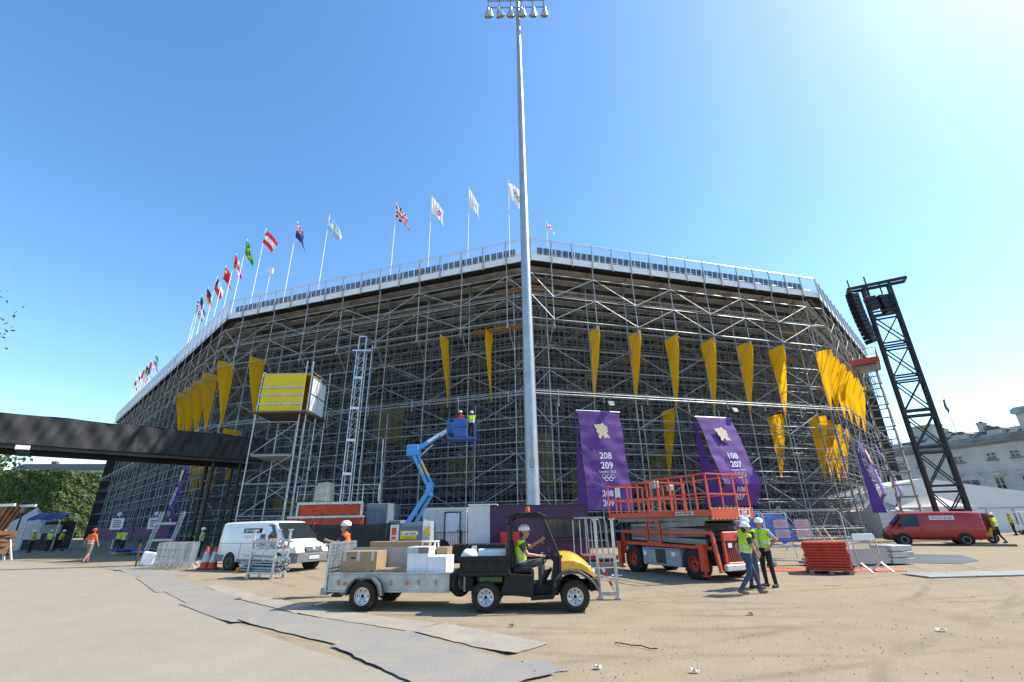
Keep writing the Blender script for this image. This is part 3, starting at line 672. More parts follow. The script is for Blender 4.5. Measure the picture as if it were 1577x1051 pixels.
# curved line array hanging in front
pts = []
la = thing('line_array', 'curved hanging column of black loudspeakers on the tower head', 'loudspeaker', (31.5, 38.3, 20.9), 8)
for i in range(12):
    x = .02*i*i*.35; z = -.22-.40*i; tilt = -.03*i
    c = MB(); c.box((x*.6, 0, z), (.75, .75, .37), ry=tilt); c.box((x*.6, -.38, z), (.7, .03, .3), ry=tilt); o = c.build('cabinet', spk, la, bevel=.02)
b = MB(); b.bar((0, 0, 0), (0, 0, .7), .1, .1); b.box((0, 0, -.02), (1.0, .5, .06)); b.build('rigging_frame', blackm, la)
for j, (dx, lb) in enumerate(((.1, 'small black speaker cluster hung left under the tower head'), (1.5, 'larger black speaker cluster hung right under the tower head'))):
    la = thing('speaker_cluster', lb, 'loudspeaker', (32.75+dx*.75, 38.1-.3*j, 20.6), -20+14*j)
    for i in range(3+j):
        c = MB(); c.box((.06*i, 0, -.35-.42*i), (.8+.25*j, .7, .40), ry=-.08*i); c.build('cabinet', spk, la, bevel=.02)
    b = MB(); b.bar((0, 0, -.2), (0, 0, 1.0), .08, .08); b.build('rigging_bar', blackm, la)

# ================================================================ far scissor lift, raised, with red platform
fl = thing('raised_scissor_lift', 'tall raised grey scissor lift with red platform beside the black tower', 'lift', (35.3, 44, 0), 52)
b = MB(); b.bb(-1.5, 1.5, -1, 1, .5, 1.2); b.build('chassis', redp, fl, bevel=.05)
for x in (-1.1, 1.1):
    for y in (-1, 1):
        b = MB(); b.lathe([(.2, -.15), (.45, -.15), (.45, .15), (.2, .15)], 16, (x, y, .45), 'Y'); b.build('wheel', rubber, fl)
ns = 7; z0, z1 = 1.3, 15.6; dz = (z1-z0)/ns; gm = M('lift_arm_grey', (.30, .31, .29), .5, .3, .15)
for i in range(ns):
    for y in (-.75, .75):
        b = MB(); b.bar((-1.15, y, z0+i*dz), (1.15, y, z0+(i+1)*dz), .12, .2); b.build('scissor_arm', gm, fl)
        b = MB(); b.bar((1.15, y*.86, z0+i*dz), (-1.15, y*.86, z0+(i+1)*dz), .12, .2); b.build('scissor_arm', gm, fl)
    b = MB(); b.tube((0, -.8, z0+(i+.5)*dz), (0, .8, z0+(i+.5)*dz), .06, 8); b.build('pivot_tube', gm, fl); b = MB(); b.tube((-1.15, -.8, z0+i*dz), (-1.15, .8, z0+i*dz), .06, 8); b.build('pivot_tube', gm, fl); b = MB(); b.tube((1.15, -.8, z0+i*dz), (1.15, .8, z0+i*dz), .06, 8); b.build('pivot_tube', gm, fl)
b = MB(); b.bb(-1.75, 1.9, -1.1, 1.1, 15.62, 15.8); b.bb(-1.2, 1.2, -.9, .9, 15.3, 15.6); b.build('deck', gm, fl, bevel=.02)
b = MB(); b.bb(-1.78, 1.93, -1.15, -1.1, 15.55, 16.05); b.bb(-1.78, 1.93, 1.1, 1.15, 15.55, 16.05); b.bb(1.92, 1.97, -1.15, 1.15, 15.55, 16.05); b.bb(-1.82, -1.78, -1.15, 1.15, 15.55, 16.05); b.build('toe_board', redp, fl)
b = MB()
for x in (-1.75, -.5, .7, 1.9):
    for y in (-1.1, 1.1): b.tube((x, y, 15.8), (x, y, 17.0), .03, 6)
for z in (16.4, 17.0):
    for y in (-1.1, 1.1): b.tube((-1.75, y, z), (1.9, y, z), .03, 6)
    for x in (-1.75, 1.9): b.tube((x, -1.1, z), (x, 1.1, z), .03, 6)
b.build('guard_rail', redp, fl)

# ================================================================ black covered footbridge on the left
br = thing('covered_footbridge', 'black cloth covered footbridge running into the grandstand from the left', 'footbridge', (-22.6, 40.4, 0), 0)
P0 = Vector((-46.0, 17.4)); P1 = Vector((-22.0, 41.2)); ev = (P1-P0); LB = ev.length; ev /= LB; nv = Vector((ev.y, -ev.x))
off = Vector((-22.6, 40.4))
def bp(a, d, z): q = P0+ev*a+nv*d-off; return (q.x, q.y, z)
def cloth(u, v):
    a = LB*u; f = .10*math.sin(a*2.1+v*2.5)+.07*math.sin(a*4.3-v*4)+.05*math.sin(a*9+v*6+math.sin(a))
    sag = .015*math.sin(a*1.3)
    return bp(a, .0+f*(.25+.75*math.sin(v*3.14))+.12*v, 9.05-1.95*v+sag*(1-v)-.02*math.sin(a*.9)*v)
b = MB(); b.grid(cloth, 260, 14); b.grid(lambda u, v: bp(LB*u, .12-.3*v, 7.1-.22*v), 120, 3); b.build('side_cloth', blackcloth, br, smooth=True)
b = MB(); b.grid(lambda u, v: bp(LB*u, -2.6*v, 9.05+.05*math.sin(LB*u*1.3)*(1-v)), 120, 4); b.grid(lambda u, v: bp(LB*u, -2.6, 9.05-2.4*v), 100, 4); b.build('roof_cloth', blackcloth, br, smooth=True)
b = MB(); b.grid(lambda u, v: bp(LB*u, -.05-2.5*v, 7.25), 10, 2); b.build('deck', M('bridge_deck_underside', (.035, .033, .03), .8), br, solid=.1)
for i in range(int(LB/2.2)):
    b = MB(); a = .6+i*2.2; b.bar(bp(a, -.1, 7.08), bp(a, -2.55, 7.08), .14, .24); b.build('cross_beam', blackm, br)
b = MB()
for d in (-.05, -2.5): b.bar(bp(0, d, 6.92), bp(LB, d, 6.92), .14, .2)
b.build('girder', blackm, br)
for a in (19.0,):
    b = MB(); b.box((0, 0, 6.86), (.7, .5, .26)); o = b.build('lamp_box', white, br, bevel=.02); o.location = (*bp(a, .2, 0)[:2], 0); o.rotation_euler.z = math.atan2(ev.y, ev.x)
    b = MB(); b.box((0, 0, 6.5), (.55, .4, .3)); b.box((0, 0, 6.7), (.1, .1, .3)); o = b.build('hanging_box', blackm, br); o.location = (*bp(a+.1, .1, 0)[:2], 0)
for a in (30.2, 32.2, 4):
    for d in (-.2, -2.4):
        b = MB(); b.bar(bp(a, d, 0), bp(a, d, 6.85), .16, .16); b.build('support_leg', blackm, br)
for z in (1.2, 2.6, 4.0, 5.4):
    b = MB()
    for d in (-.2, -2.4): b.bar(bp(30.2, d, z), bp(32.2, d, z), .07, .07); b.bar(bp(30.2, d, z), bp(32.2, d, z+1.3), .05, .05)
    for a in (30.2, 32.2): b.bar(bp(a, -.2, z), bp(a, -2.4, z), .07, .07)
    b.build('support_brace', blackm, br)

# ================================================================ scaffold tower with yellow wrapped box
st_ = thing('scaffold_tower', 'free standing scaffold tower carrying a yellow wrapped box left of centre', 'scaffold tower', (-17.9, 31.6, 0), 0)
legx = [(0, 0), (3.05, 0), (3.45, .1), (3.6, 3.0), (0.15, 3.0), (1.55, 3.0), (3.5, 1.6)]
for i, (x, y) in enumerate(legx):
    b = MB(); b.tube((x, y, 0), (x, y, 12.9 if i in (1, 2, 3) else 12.0), .045, 8); b.build('standard', galv, st_, smooth=True)
for z in (.4, 2.4, 4.4, 6.3, 8.5, 9.1, 12.0):
    b = MB(); b.tube((0, .06, z), (3.1, .06, z), .035, 6); b.tube((.15, 3.06, z), (3.6, 3.06, z), .035, 6); b.tube((0, 0, z+.1), (.15, 3, z+.1), .035, 6); b.tube((3.5, 0, z+.1), (3.6, 3, z+.1), .035, 6); b.build('ledger', galv, st_, smooth=True)
for i, (z0, z1) in enumerate(((.4, 2.4), (2.4, 4.4), (4.4, 6.3), (6.3, 8.5))):
    b = MB(); b.tube((.05, .1, z0), (3.0, .1, z1), .032, 6); b.tube((.15, 2.9, z1), (3.5, 2.9, z0), .032, 6); b.tube((3.52, .1, z0), (3.62, 2.9, z1), .032, 6); b.build('brace', galv, st_, smooth=True)
for z in (6.2,):
    b = MB(); b.bb(.1, 2.9, .15, 2.8, z, z+.06); b.build('platform', M('aluminium_deck', (.5, .5, .48), .5, .3), st_)
yb = thing('wrapped_platform_box', 'yellow wrapped box with white four pane end on the scaffold tower', 'platform box', (-17.9, 31.6, 9.2), 0)
ysh = M('yellow_sheeting', (.72, .52, .02), .7, 0, .06, 2, .15, 4)
b = MB(); b.grid(lambda u, v: (.12+3.0*u, -.02-.03*math.sin(u*12+v*3), .05+2.65*v), 20, 12); b.build('front_sheet', ysh, yb, smooth=True, solid=.03)
b = MB(); b.bb(.15, 3.3, .1, 2.9, 0, .1); b.bb(.12, 3.35, .05, 2.95, 2.7, 2.76); b.bb(.1, .14, .05, 2.9, .1, 2.7); b.bb(.1, 3.4, 2.9, 2.95, .1, 2.7); b.build('shell', ysh, yb)
for z in (.55, 1.2, 1.75):
    b = MB(); b.bar((.05, -.09, z), (3.1, -.09, z), .04, .09); b.build('guard_rail', galv, yb)
b = MB(); b.bb(3.38, 3.44, .35, 2.85, .1, 2.6); o = b.build('end_frame', darkgrey, yb)
for i in range(2):
    for j in range(2):
        b = MB(); b.bb(3.44, 3.47, .42+i*1.24, 1.56+i*1.24, .16+j*1.24, 1.3+j*1.24); b.build('pane', white, yb)
b = MB(); b.bb(-.1, 3.7, -.3, 3.1, -.14, -.02); b.build('base_deck', M('dark_timber_deck', (.10, .07, .05), .8), yb)

# ================================================================ aluminium truss mast in front of the stand
lt = thing('truss_mast', 'slim aluminium truss mast standing in front of the scaffolding left of centre', 'truss', (-12.3, 34.2, 0), 3)
for x in (0, .62):
    for y in (0, .62):
        b = MB(); b.tube((x, y, 0), (x, y, 14.6), .04, 8); b.build('chord', alu, lt, smooth=True)
for i in range(18):
    z = .4+i*.8
    b = MB()
    for y in (0, .62): b.tube((0, y, z), (.62, y, z), .03, 6); b.tube((0, y, z), (.62, y, z+.8), .02, 6)
    for x in (0, .62): b.tube((x, 0, z), (x, .62, z), .03, 6)
    if i % 3 == 0: b.bb(-.02, .64, -.03, .01, z-.09, z+.09)
    b.build('rung', alu, lt, smooth=True)
b = MB(); b.bb(-.35, 1.1, .0, .6, 14.6, 14.72); b.bb(.05, .13, 0, .6, 14.7, 15.9); b.bb(.6, .68, 0, .6, 14.7, 15.9); b.bb(.05, .68, 0, .6, 15.8, 15.9); b.build('head', alu, lt)
b = MB(); b.path([(.3, .3, 14.5), (.32, .25, 10), (.28, .3, 6), (.33, .3, 1)], .05, 6); b.build('cable', blackp, lt)
b = MB(); b.tube((1.1, .3, 0), (1.1, .3, 15.2), .045, 8); b.tube((2.9, -.2, 0), (2.7, -.2, 7.6), .05, 8); b.build('side_tube', galv, lt, smooth=True)

# ================================================================ containers and cabins
ct = thing('orange_container', 'orange red shipping container with grey rails below the scaffold tower', 'container', (-13.9, 30.2, 0), -4)
orm = M('orange_red_container', (.55, .085, .03), .6, 0, .15, 1.5)
b = MB()
for i in range(26): b.bb(i*.18, i*.18+.10, -.03 if i % 2 else .0, .05, .15, 2.2)
b.bb(0, 4.68, .02, 2.4, .12, 2.22); b.build('corrugated_side', orm, ct)
b = MB(); b.bb(-.05, 4.75, -.08, .06, 2.2, 2.32); b.bb(.45, 4.6, -.05, .08, 2.98, 3.12); b.bb(.45, .57, -.05, .08, 2.3, 3.0); b.bb(4.5, 4.62, -.05, .08, 2.3, 3.0); b.build('frame_rail', galv, ct)
b = MB(); b.bb(.6, 4.5, .02, .06, 2.36, 2.95); b.build('upper_panel', M('orange_netting', (.62, .07, .015), .7, 0, .2, 3), ct)
b = MB()
for x in (.3, 1.5, 2.2, 3.1, 4.5, 5.5): b.tube((x, .1, 3.1), (x, .1, 4.1), .03, 6)
b.tube((.3, .1, 4.1), (5.5, .1, 4.1), .03, 6); b.tube((.3, .1, 3.6), (5.5, .1, 3.6), .025, 6); b.build('guard_rail', galv, ct)
gn = thing('generator', 'blue grey ribbed generator box at the right end of the orange container', 'generator', (-9.15, 30.2, 0), -4)
b = MB(); b.bb(0, 1.35, 0, 2.4, .1, 3.0); b.build('housing', M('blue_grey_steel', (.16, .20, .25), .5, .1, .12), gn, bevel=.03)
for x in (.1, .74):
    b = MB(); b.bb(x, x+.5, -.03, .0, .3, 2.7)
    for k in range(18): b.bb(x+.04, x+.46, -.05, -.03, .4+k*.125, .46+k*.125)
    b.build('louvre_door', M('blue_grey_louvre', (.12, .155, .20), .5), gn)
b = MB(); b.bb(1.4, 2.1, .3, 2.0, .1, 2.0); b.build('side_tank', M('blue_grey_steel2', (.2, .24, .28), .5), gn, bevel=.02)
pl = thing('plastic_tank', 'cream water tank standing on the orange container', 'tank', (-12.1, 30.9, 3.14))
b = MB(); b.box((0, 0, .55), (.95, .8, 1.05), taper=.88); b.box((0, 0, 1.12), (.85, .74, .1)); b.build('body', M('cream_plastic', (.55, .53, .40), .6), pl, bevel=.06, seg=2); b = MB(); b.lathe([(.16, 1.15), (.16, 1.22), (0, 1.23)], 12); b.build('lid', M('cream_plastic', (.55, .53, .40)), pl)
sc = thing('screened_fence', 'low fence covered in black cloth behind the man in orange', 'fence', (-13.2, 27.5, 0), 3)
for i in range(4):
    b = MB(); b.grid(lambda u, v: (i*2.0+1.98*u, .05*math.sin(u*9+i*2+v*2), .1+1.75*v-.06*math.sin(u*3.14)*v), 14, 5); b.build('cloth_panel', blackcloth, sc, smooth=True, solid=.01)
    b = MB(); b.tube((i*2, .08, 0), (i*2, .08, 1.95), .025, 6); b.build('post', galv, sc)
b = MB(); b.tube((8.1, 0, 0), (8.1, 0, 2.0), .05, 8); b.build('post', offwhite, sc)
sg = thing('red_sign_post', 'small red and white sign panel beside the grey lift turret', 'sign', (-4.9-1.0, 25.5, 0))
b = MB(); b.bb(-.5, -.1, 0, .05, 1.0, 1.75); b.build('panel', offwhite, sg); b = MB(); b.bb(-.42, -.2, -.015, 0, 1.25, 1.6); b.bb(-.42, -.2, -.015, 0, 1.05, 1.18); b.build('red_mark', redp, sg); b = MB(); b.bb(-.34, -.28, .0, .06, 0, 1.0); b.build('post', galv, sg)

wc = thing('white_cabin', 'white site cabin with framed door behind the blue boom lift', 'cabin', (-5.8, 31, 0), 3)
b = MB(); b.bb(0, 2.75, 0, 2.4, .3, 2.62); b.build('wall', offwhite, wc); b = MB(); b.bb(2.8, 4.0, .5, 2.6, .3, 2.5); b.build('side_block', offwhite, wc)
b = MB(); b.bb(-.04, 2.8, -.04, 2.44, 2.62, 2.7); b.build('roof', white, wc)
d_ = MB(); d_.bb(1.35, 1.43, -.05, .0, .35, 2.45); d_.bb(2.3, 2.38, -.05, 0, .35, 2.45); d_.bb(1.35, 2.38, -.05, 0, 2.38, 2.46); d_.build('door_frame', M('navy_frame', (.04, .05, .09), .5), wc)
d_ = MB(); d_.bb(1.43, 2.3, -.02, .0, .35, 2.38); dd = d_.build('door', white, wc); d_ = MB(); d_.bb(2.18, 2.24, -.08, -.02, 1.25, 1.4); d_.build('handle', blackm, dd)
rf = thing('black_railing', 'black steel railing panels in front of the white cabin', 'railing', (-4.7, 29.2, 0), 0)
for i in range(2):
    b = MB(); x0 = i*1.55
    for k in range(11): b.tube((x0+.06+k*.14, 0, .15), (x0+.06+k*.14, 0, 1.25), .012, 5, caps=False)
    for z in (.12, 1.28): b.bar((x0, 0, z), (x0+1.5, 0, z), .04, .04)
    for x in (x0, x0+1.5): b.bar((x, 0, 0), (x, 0, 1.4), .05, .05)
    b.build('railing_panel', blackm, rf)

pc = thing('purple_cabin', 'dark purple ticket cabin with white end and window behind the yellow vehicle', 'cabin', (-2.45, 26, 0), 0)
pur = M('dark_purple_panel', (.055, .018, .062), .55, 0, .1, 1)
b = MB(); b.bb(1.14, 6.3, 0, 3.0, .12, 2.56); b.build('wall', pur, pc)
b = MB(); b.bb(0, 1.13, .02, 3.0, .12, 2.64); b.build('end_block', offwhite, pc, bevel=.01)
b = MB(); b.bb(-.04, 1.5, -.02, 3.05, 2.642, 2.70); b.build('roof', white, pc)
b = MB(); b.bb(1.5, 6.34, -.04, 3.05, 2.562, 2.61); b.build('roof', M('purple_cap', (.04, .015, .05), .6), pc)
w_ = MB(); w_.bb(4.1, 6.0, -.03, .0, .95, 1.95); wo_ = w_.build('window', M('window_frame_dark', (.02, .012, .025), .5), pc)
for i in range(2): w_ = MB(); w_.bb(4.16+i*.92, 5.02+i*.92, -.04, -.03, 1.02, 1.88); w_.build('pane', glass, wo_)
w_ = MB(); w_.bb(4.0, 6.1, -.35, -.01, .88, .93); w_.build('counter', pur, pc)
w_ = MB(); w_.bb(4.55, 5.0, .04, .06, 1.02, 1.5); w_.build('notice', white, wo_)
rb = thing('red_crate', 'bright red plastic crate beside the purple cabin', 'crate', (-.75, 25.2, .55))
b = MB(); b.bb(0, .95, 0, .7, 0, .12); b.bb(0, .95, 0, .06, .1, .75); b.bb(0, .95, .64, .7, .1, .75); b.bb(0, .06, .06, .64, .1, .75); b.bb(.89, .95, .06, .64, .1, .75)
for k in range(6): b.bb(.06+k*.15, .1+k*.15, -.02, .0, .05, .72)
b.build('body', M('bright_red_plastic', (.65, .02, .02), .45), rb); b = MB(); b.bb(-.03, .98, -.04, .02, .68, .76); b.build('rim', M('bright_red_plastic', (.65, .02, .02)), rb)
cd = thing('crate_stand', 'black stack of cases under the red crate', 'case', (-.85, 25.1, 0))
for z in (0, .28): b = MB(); b.bb(0, 1.3, 0, .9, z+.01, z+.26); b.build('case', blackp, cd, bevel=.02)
bx = thing('black_bins', 'low black bins with white label left of the utility vehicle', 'bin', (-3.05, 24.3, 0))
for k in range(3): b = MB(); b.box((.45+k*.85, .3, .42), (.8, .7, .8), taper=1.05); o = b.build('bin', blackp, bx, bevel=.04); 
b = MB(); b.bb(.95, 1.2, -.075, -.055, .35, .75); b.build('label_card', white, bx)

# ================================================================ tube handrails right of the purple cabin
hr = thing('steel_handrails', 'bent galvanised steel stair handrails right of the purple cabin', 'handrail', (2.95, 21, 0), 0)
for i, x in enumerate((0, .3, .55, .8)):
    b = MB(); b.path([(x+.12, 0, .1), (x+.08, 0, 1.6), (x+.02, 0, 1.86), (x-.1, .1, 1.9), (x-.35, .8, 1.9), (x-.4, 1.0, 1.8), (x-.4, 1.0, .4)], .025, 8); b.build('rail', galv, hr, smooth=True)
b = MB(); b.tube((-.3, .9, 1.88), (.8, 0, 1.88), .025, 8); b.tube((0, 0, 1.0), (.85, 0, 1.0), .02, 8); b.build('rail', galv, hr, smooth=True)
b = MB(); b.bb(-.1, 1.3, .1, 1.4, .25, .42); b.build('step', M('dull_red_step', (.30, .05, .04), .6), hr)
for z in (.06, .15): b = MB(); b.bb(-.1, 1.4, .0, 1.4, z-.05, z+.03); b.build('step', galv2, hr)
# steel posts frame standing behind the yellow bonnet
hf = thing('steel_post_frame', 'two tall galvanised posts joined by a crossbar in front of the yellow bonnet', 'steel frame', (2.02, 12.6, 0), -14)
for x in (0, .42):
    b = MB(); b.bar((x, 0, .05), (x, 0, 1.78), .07, .07); b.box((x, 0, 1.79), (.14, .10, .03)); b.box((x, 0, .03), (.15, .15, .04)); b.build('post', galv, hf, bevel=.006)
b = MB(); b.bar((0, 0, .95), (.42, 0, .95), .06, .1); b.bar((0, .02, .12), (.42, .02, .12), .06, .08); b.build('crossbar', galv, hf)
b = MB()
for k in range(6): b.bar((.05+k*.05, -.05, .8-k*.1), (.05+(k+1)*.05, -.05, .8-(k+1)*.1), .012, .06, mi=k % 2)
b.build('warning_tape', [redp, white], hf)
# ================================================================ stone building at the right
hg = thing('stone_building', 'long pale stone classical building with chimneys at the right edge', 'building', (80.64, 98.0, 0), math.degrees(math.atan2(-18.72, 5.98)))
# local x runs along the front towards the viewer, local -y faces the parade ground
b = MB(); b.bb(-30, 40, 0, 16, 0, 13.4); b.build('wall', stone, hg)
b = MB(); b.bb(-30.3, 40.3, -.35, .2, 13.35, 13.65); b.bb(-30.5, 40.5, -.6, .2, 13.65, 13.95); b.bb(-30.3, 40.3, -.2, .3, 13.95, 14.9); b.build('cornice', M('weathered_cornice', (.27, .26, .245), .85, 0, .25, .6), hg)
b = MB(); b.bb(-30.1, 40.1, -.12, .0, 8.75, 8.95); b.bb(-30.1, 40.1, -.1, .0, 3.6, 3.9); b.build('string_course', stone, hg)
slate = M('slate_roof', (.09, .10, .12), .6, 0, .2, 1.5)
for x0, x1 in ((-29, -6), (-4, 8.5), (10.5, 26)):
    b = MB(); b.prism([(.6, 14.6), (3.6, 16.3), (8, 16.9), (12.5, 16.0), (15.4, 14.6)], x0, x1, 'X'); b.build('roof', slate, hg)
sash = M('white_sash', (.62, .62, .60), .5)
def win(x, z, w, h, ped=False):
    b = MB(); b.bb(x-w/2, x+w/2, -.02, .0, z-h/2, z+h/2); b.v = [(p[0], p[1]-.015, p[2]) for p in b.v]; wi = b.build('window', glass, hg)
    b = MB()
    for q in (-w/2, 0, w/2): b.bb(x+q-.045, x+q+.045, -.09, -.04, z-h/2, z+h/2)
    for q in (-h/2, 0, h/2): b.bb(x-w/2, x+w/2, -.085, -.042, z+q-.045, z+q+.045)
    b.build('frame', sash, wi)
    b = MB(); b.bb(x-w/2-.2, x+w/2+.2, -.25, .0, z-h/2-.18, z-h/2); b.build('sill', M('stone_sill', (.20, .19, .18), .85), wi)
    if ped:
        b = MB(); b.prism([(x-w/2-.4, z+h/2+.25), (x+w/2+.4, z+h/2+.25), (x+w/2+.4, z+h/2+.42), (x, z+h/2+.95), (x-w/2-.4, z+h/2+.42)], -.35, 0, 'Y'); b.build('pediment', stone, wi)
for x in (-13, -8.6, -4.4, -1.0, 2.6, 9.2, 14.3, 17.6, 22, 26): win(x, 11.4, 1.35, 1.15)
for x in (-9, -4.5, 4.5, 14.15, 17.9, 22.5): win(x, 6.6, 1.3, 2.4, True)
win(9.9, 6.6, 2.6, 2.2)
b = MB()
for k in range(12):
    a0, a1 = math.pi*k/12, math.pi*(k+1)/12
    b.add([(9.9+r*math.cos(a), y, 7.2+r*math.sin(a)) for y in (-.22, 0) for a in (a0, a1) for r in (1.75, 2.15)], [(0, 1, 3, 2), (4, 6, 7, 5), (1, 5, 7, 3), (0, 2, 6, 4)])
b.build('arch_moulding', stone, hg)
for x in (6.3, 7.3, 12.6, 13.6, -5, 1):
    b = MB(); h_ = 2.5 if x in (6.3, 12.6) else 1.6
    b.bb(x-.42, x+.42, 3.2, 4.6, 15, 15.2+h_); b.bb(x-.52, x+.52, 3.1, 4.7, 15.2+h_-.2, 15.2+h_-.05); b.build('chimney', stone, hg)
    b = MB(); b.bb(x-.5, x+.5, 3.2, 4.6, 15.2+h_-.04, 15.2+h_+.12); b.lathe([(.16, 15.2+h_+.1), (.13, 15.2+h_+.4)], 8, (x, 3.6, 0)); b.lathe([(.16, 15.2+h_+.1), (.13, 15.2+h_+.4)], 8, (x, 4.2, 0)); b.build('chimney_cap', M('sooty_cap', (.06, .055, .05), .9), hg)
# dormers and the pavilion at the right
for x in (10.2, 15.6):
    b = MB(); b.bb(x-1.1, x+1.1, .8, 4, 14.9, 15.9); b.build('dormer', stone, hg)
    b = MB(); b.prism([(x-1.3, 15.9), (x+1.3, 15.9), (x+.8, 16.4), (x-.8, 16.4)], .6, 5, 'Y'); b.build('dormer_roof', slate, hg)
b = MB(); b.bb(19.0, 27, 1.5, 9, 14, 18.0); b.build('pavilion', stone, hg)
b = MB(); b.bb(18.6, 27.4, 1.1, 9.4, 18.0, 18.7); b.prism([(18.6, 18.7), (27.4, 18.7), (26.8, 19.1), (19.2, 19.1)], 1.2, 9.3, 'Y'); b.build('copper_cornice', M('copper_green', (.30, .42, .36), .7, 0, .2, 1), hg)
b = MB(); b.prism([(21.0, 14.9), (22.8, 14.9), (22.8, 16.6), (22.5, 17.2), (21.9, 17.45), (21.3, 17.2), (21.0, 16.6)], 1.42, 1.49, 'Y'); b.build('arched_opening', M('dark_opening', (.03, .028, .025), .8), hg)
b = MB(); b.bb(-1, 3.2, 6, 9, 16, 19.2); b.bb(-1.3, 3.5, 5.7, 9.3, 19.2, 19.6); b.build('far_pavilion', stone, hg)
fp_ = thing('roof_flagpole', 'thin flagpole with hanging dark flag on the stone building roof', 'flagpole', (83.9, 88.2, 14.5))
b = MB(); b.tube((0, 0, 0), (0, 0, 8.6), .07, 6, .04); b.build('pole', galv2, fp_); b = MB(); b.grid(lambda u, v: (.1-.5*u-.1*math.sin(v*6), -.1*math.sin(v*9), 8.4-2.6*v-.5*u), 4, 14); b.build('flag', M('dark_flag', (.10, .05, .09), .8), fp_, smooth=True)
fp_ = thing('bare_flagpole', 'thin bare pole on the stone building roof', 'flagpole', (82.5, 91.5, 14.5)); b = MB(); b.tube((0, 0, 0), (0, 0, 5.4), .05, 6, .03); b.build('pole', galv2, fp_); b = MB(); b.lathe([(0, 5.5), (.07, 5.45), (0, 5.38)], 6); b.build('finial', galv2, fp_)

# ================================================================ tents at the right
canvas = M('white_canvas', (.72, .72, .71), .7, 0, .04, 1, .1, 3, transl=.2)
mq = thing('long_marquee', 'long low white marquee in front of the stone building', 'marquee', (44, 52, 0), -4)
b = MB(); b.prism([(-8, 0), (27, 0), (27, 1.2), (0, 5.5), (-8, 3.8)], 0, 12, 'Y'); b.build('canopy', canvas, mq)
b = MB()
for k in range(10): b.bb(-7.8+k*2.6, -7.7+k*2.6, -.05, -.01, 0, 2.3)
b.bb(-8, 22, -.06, -.01, 2.3, 2.42); b.build('wall_battens', galv2, mq)
def tent(name, lab, loc, rz, w, h, hp):
    t = thing(name, lab, 'tent', loc, rz, 'white peaked tents')
    b = MB(); n = 10
    def roof(u, v, sgn, ax):
        r = 1-v; x = (u*2-1)*r*w/2; y = sgn*r*w/2; z = h+(hp-h)*(v**1.6)
        return (x, y, z) if ax == 0 else (y, x, z)
    for sgn in (-1, 1):
        for ax in (0, 1): b.grid(lambda u, v: roof(u, v, sgn, ax), 8, 10)
    b.build('peaked_roof', canvas, t, smooth=True)
    b = MB()
    for sgn in (-1, 1): b.bb(-w/2, w/2, sgn*w/2-.01, sgn*w/2+.01, .02, h); b.bb(sgn*w/2-.01, sgn*w/2+.01, -w/2, w/2, .02, h)
    b.build('side_wall', canvas, t)
    b = MB()
    for x in (-w/2, w/2):
        for y in (-w/2, w/2): b.tube((x, y, 0), (x, y, h+.05), .04, 6)
    b.build('leg_poles', alu, t); return t
tent('peaked_tent', 'white peaked tent behind the red van bonnet', (34.0, 46.5, 0), 12, 4.0, 2.2, 3.7)
tent('peaked_tent', 'white peaked tent partly hidden by the black tower foot', (40.2, 47.5, 0), 5, 4.4, 2.5, 3.9)

# ================================================================ foliage
def leaves(b, pts, size, rnd, nrm=None):
    for p in pts:
        if nrm:
            s = size*rnd.uniform(.6, 1.3); n_ = (Vector(p[1])+Vector((rnd.gauss(0, .45), rnd.gauss(0, .45), rnd.gauss(0, .45)+.25))).normalized(); a = n_.cross(Vector((0, 0, 1))).normalized(); c = a.cross(n_); q = Vector(p[0])
            b.add([q-a*s*.7, q+c*s*.8, q+a*s*.7, q-c*s*.8], [(0, 1, 2, 3)], rnd.randint(0, 2)); continue
        s = size*rnd.uniform(.6, 1.3); a = Vector((rnd.gauss(0, 1), rnd.gauss(0, 1), rnd.gauss(0, 1))).normalized(); c = a.cross(Vector((rnd.gauss(0, 1), rnd.gauss(0, 1), rnd.gauss(0, 1)))).normalized(); p = Vector(p)
        b.add([p-a*s, p+c*s*.55, p+a*s, p-c*s*.55], [(0, 1, 2, 3)], rnd.randint(0, 2))
lf = [M('leaf_a', (.075, .125, .022), .6, 0, .2, 2, transl=.25), M('leaf_b', (.11, .17, .03), .6, 0, .2, 2, transl=.25), M('leaf_c', (.04, .075, .018), .6, 0, .2, 2, transl=.2)]
bark = M('bark', (.12, .09, .065), .9, 0, .3, 6, .5, 12)
def tree(name, lab, loc, H_, cz, rx, rz_, n, seed, leaf=.22, nb=60):
    rnd = random.Random(seed); t = thing(name, lab, 'tree', loc)
    b = MB(); b.tube((0, 0, 0), (.1, .1, cz-rz_*.4), .035*H_**.5*1.3, 10, .02*H_**.5)
    tips = []
    for i in range(nb):
        d = Vector((rnd.gauss(0, 1), rnd.gauss(0, 1), rnd.gauss(0, 1))).normalized(); r = rnd.uniform(.45, 1.0)
        tips.append(Vector((d.x*rx*r, d.y*rx*r, cz+d.z*rz_*r)))
    for q in tips: b.tube((.1, .1, cz-rz_*rnd.uniform(.2, .7)), q, .05, 6, .012)
    b.build('trunk', bark, t, smooth=True)
    b = MB(); P = []
    for q in tips:
        s = rx*rnd.uniform(.16, .3)
        P += [q+Vector((rnd.gauss(0, s), rnd.gauss(0, s), rnd.gauss(0, s*.7))) for _ in range(n//nb)]
    leaves(b, P, leaf, rnd); b.build('crown', lf, t)
tree('plane_tree', 'leafy green tree at the left edge under the black bridge', (-52.2, 43.0, 0), 10, 7.6, 4.6, 2.9, 6000, 3)
tree('tall_plane_tree', 'tall tree whose twig tips reach in at the left edge', (-63.9, 42.0, 0), 30, 24, 6.6, 6.0, 7000, 5)
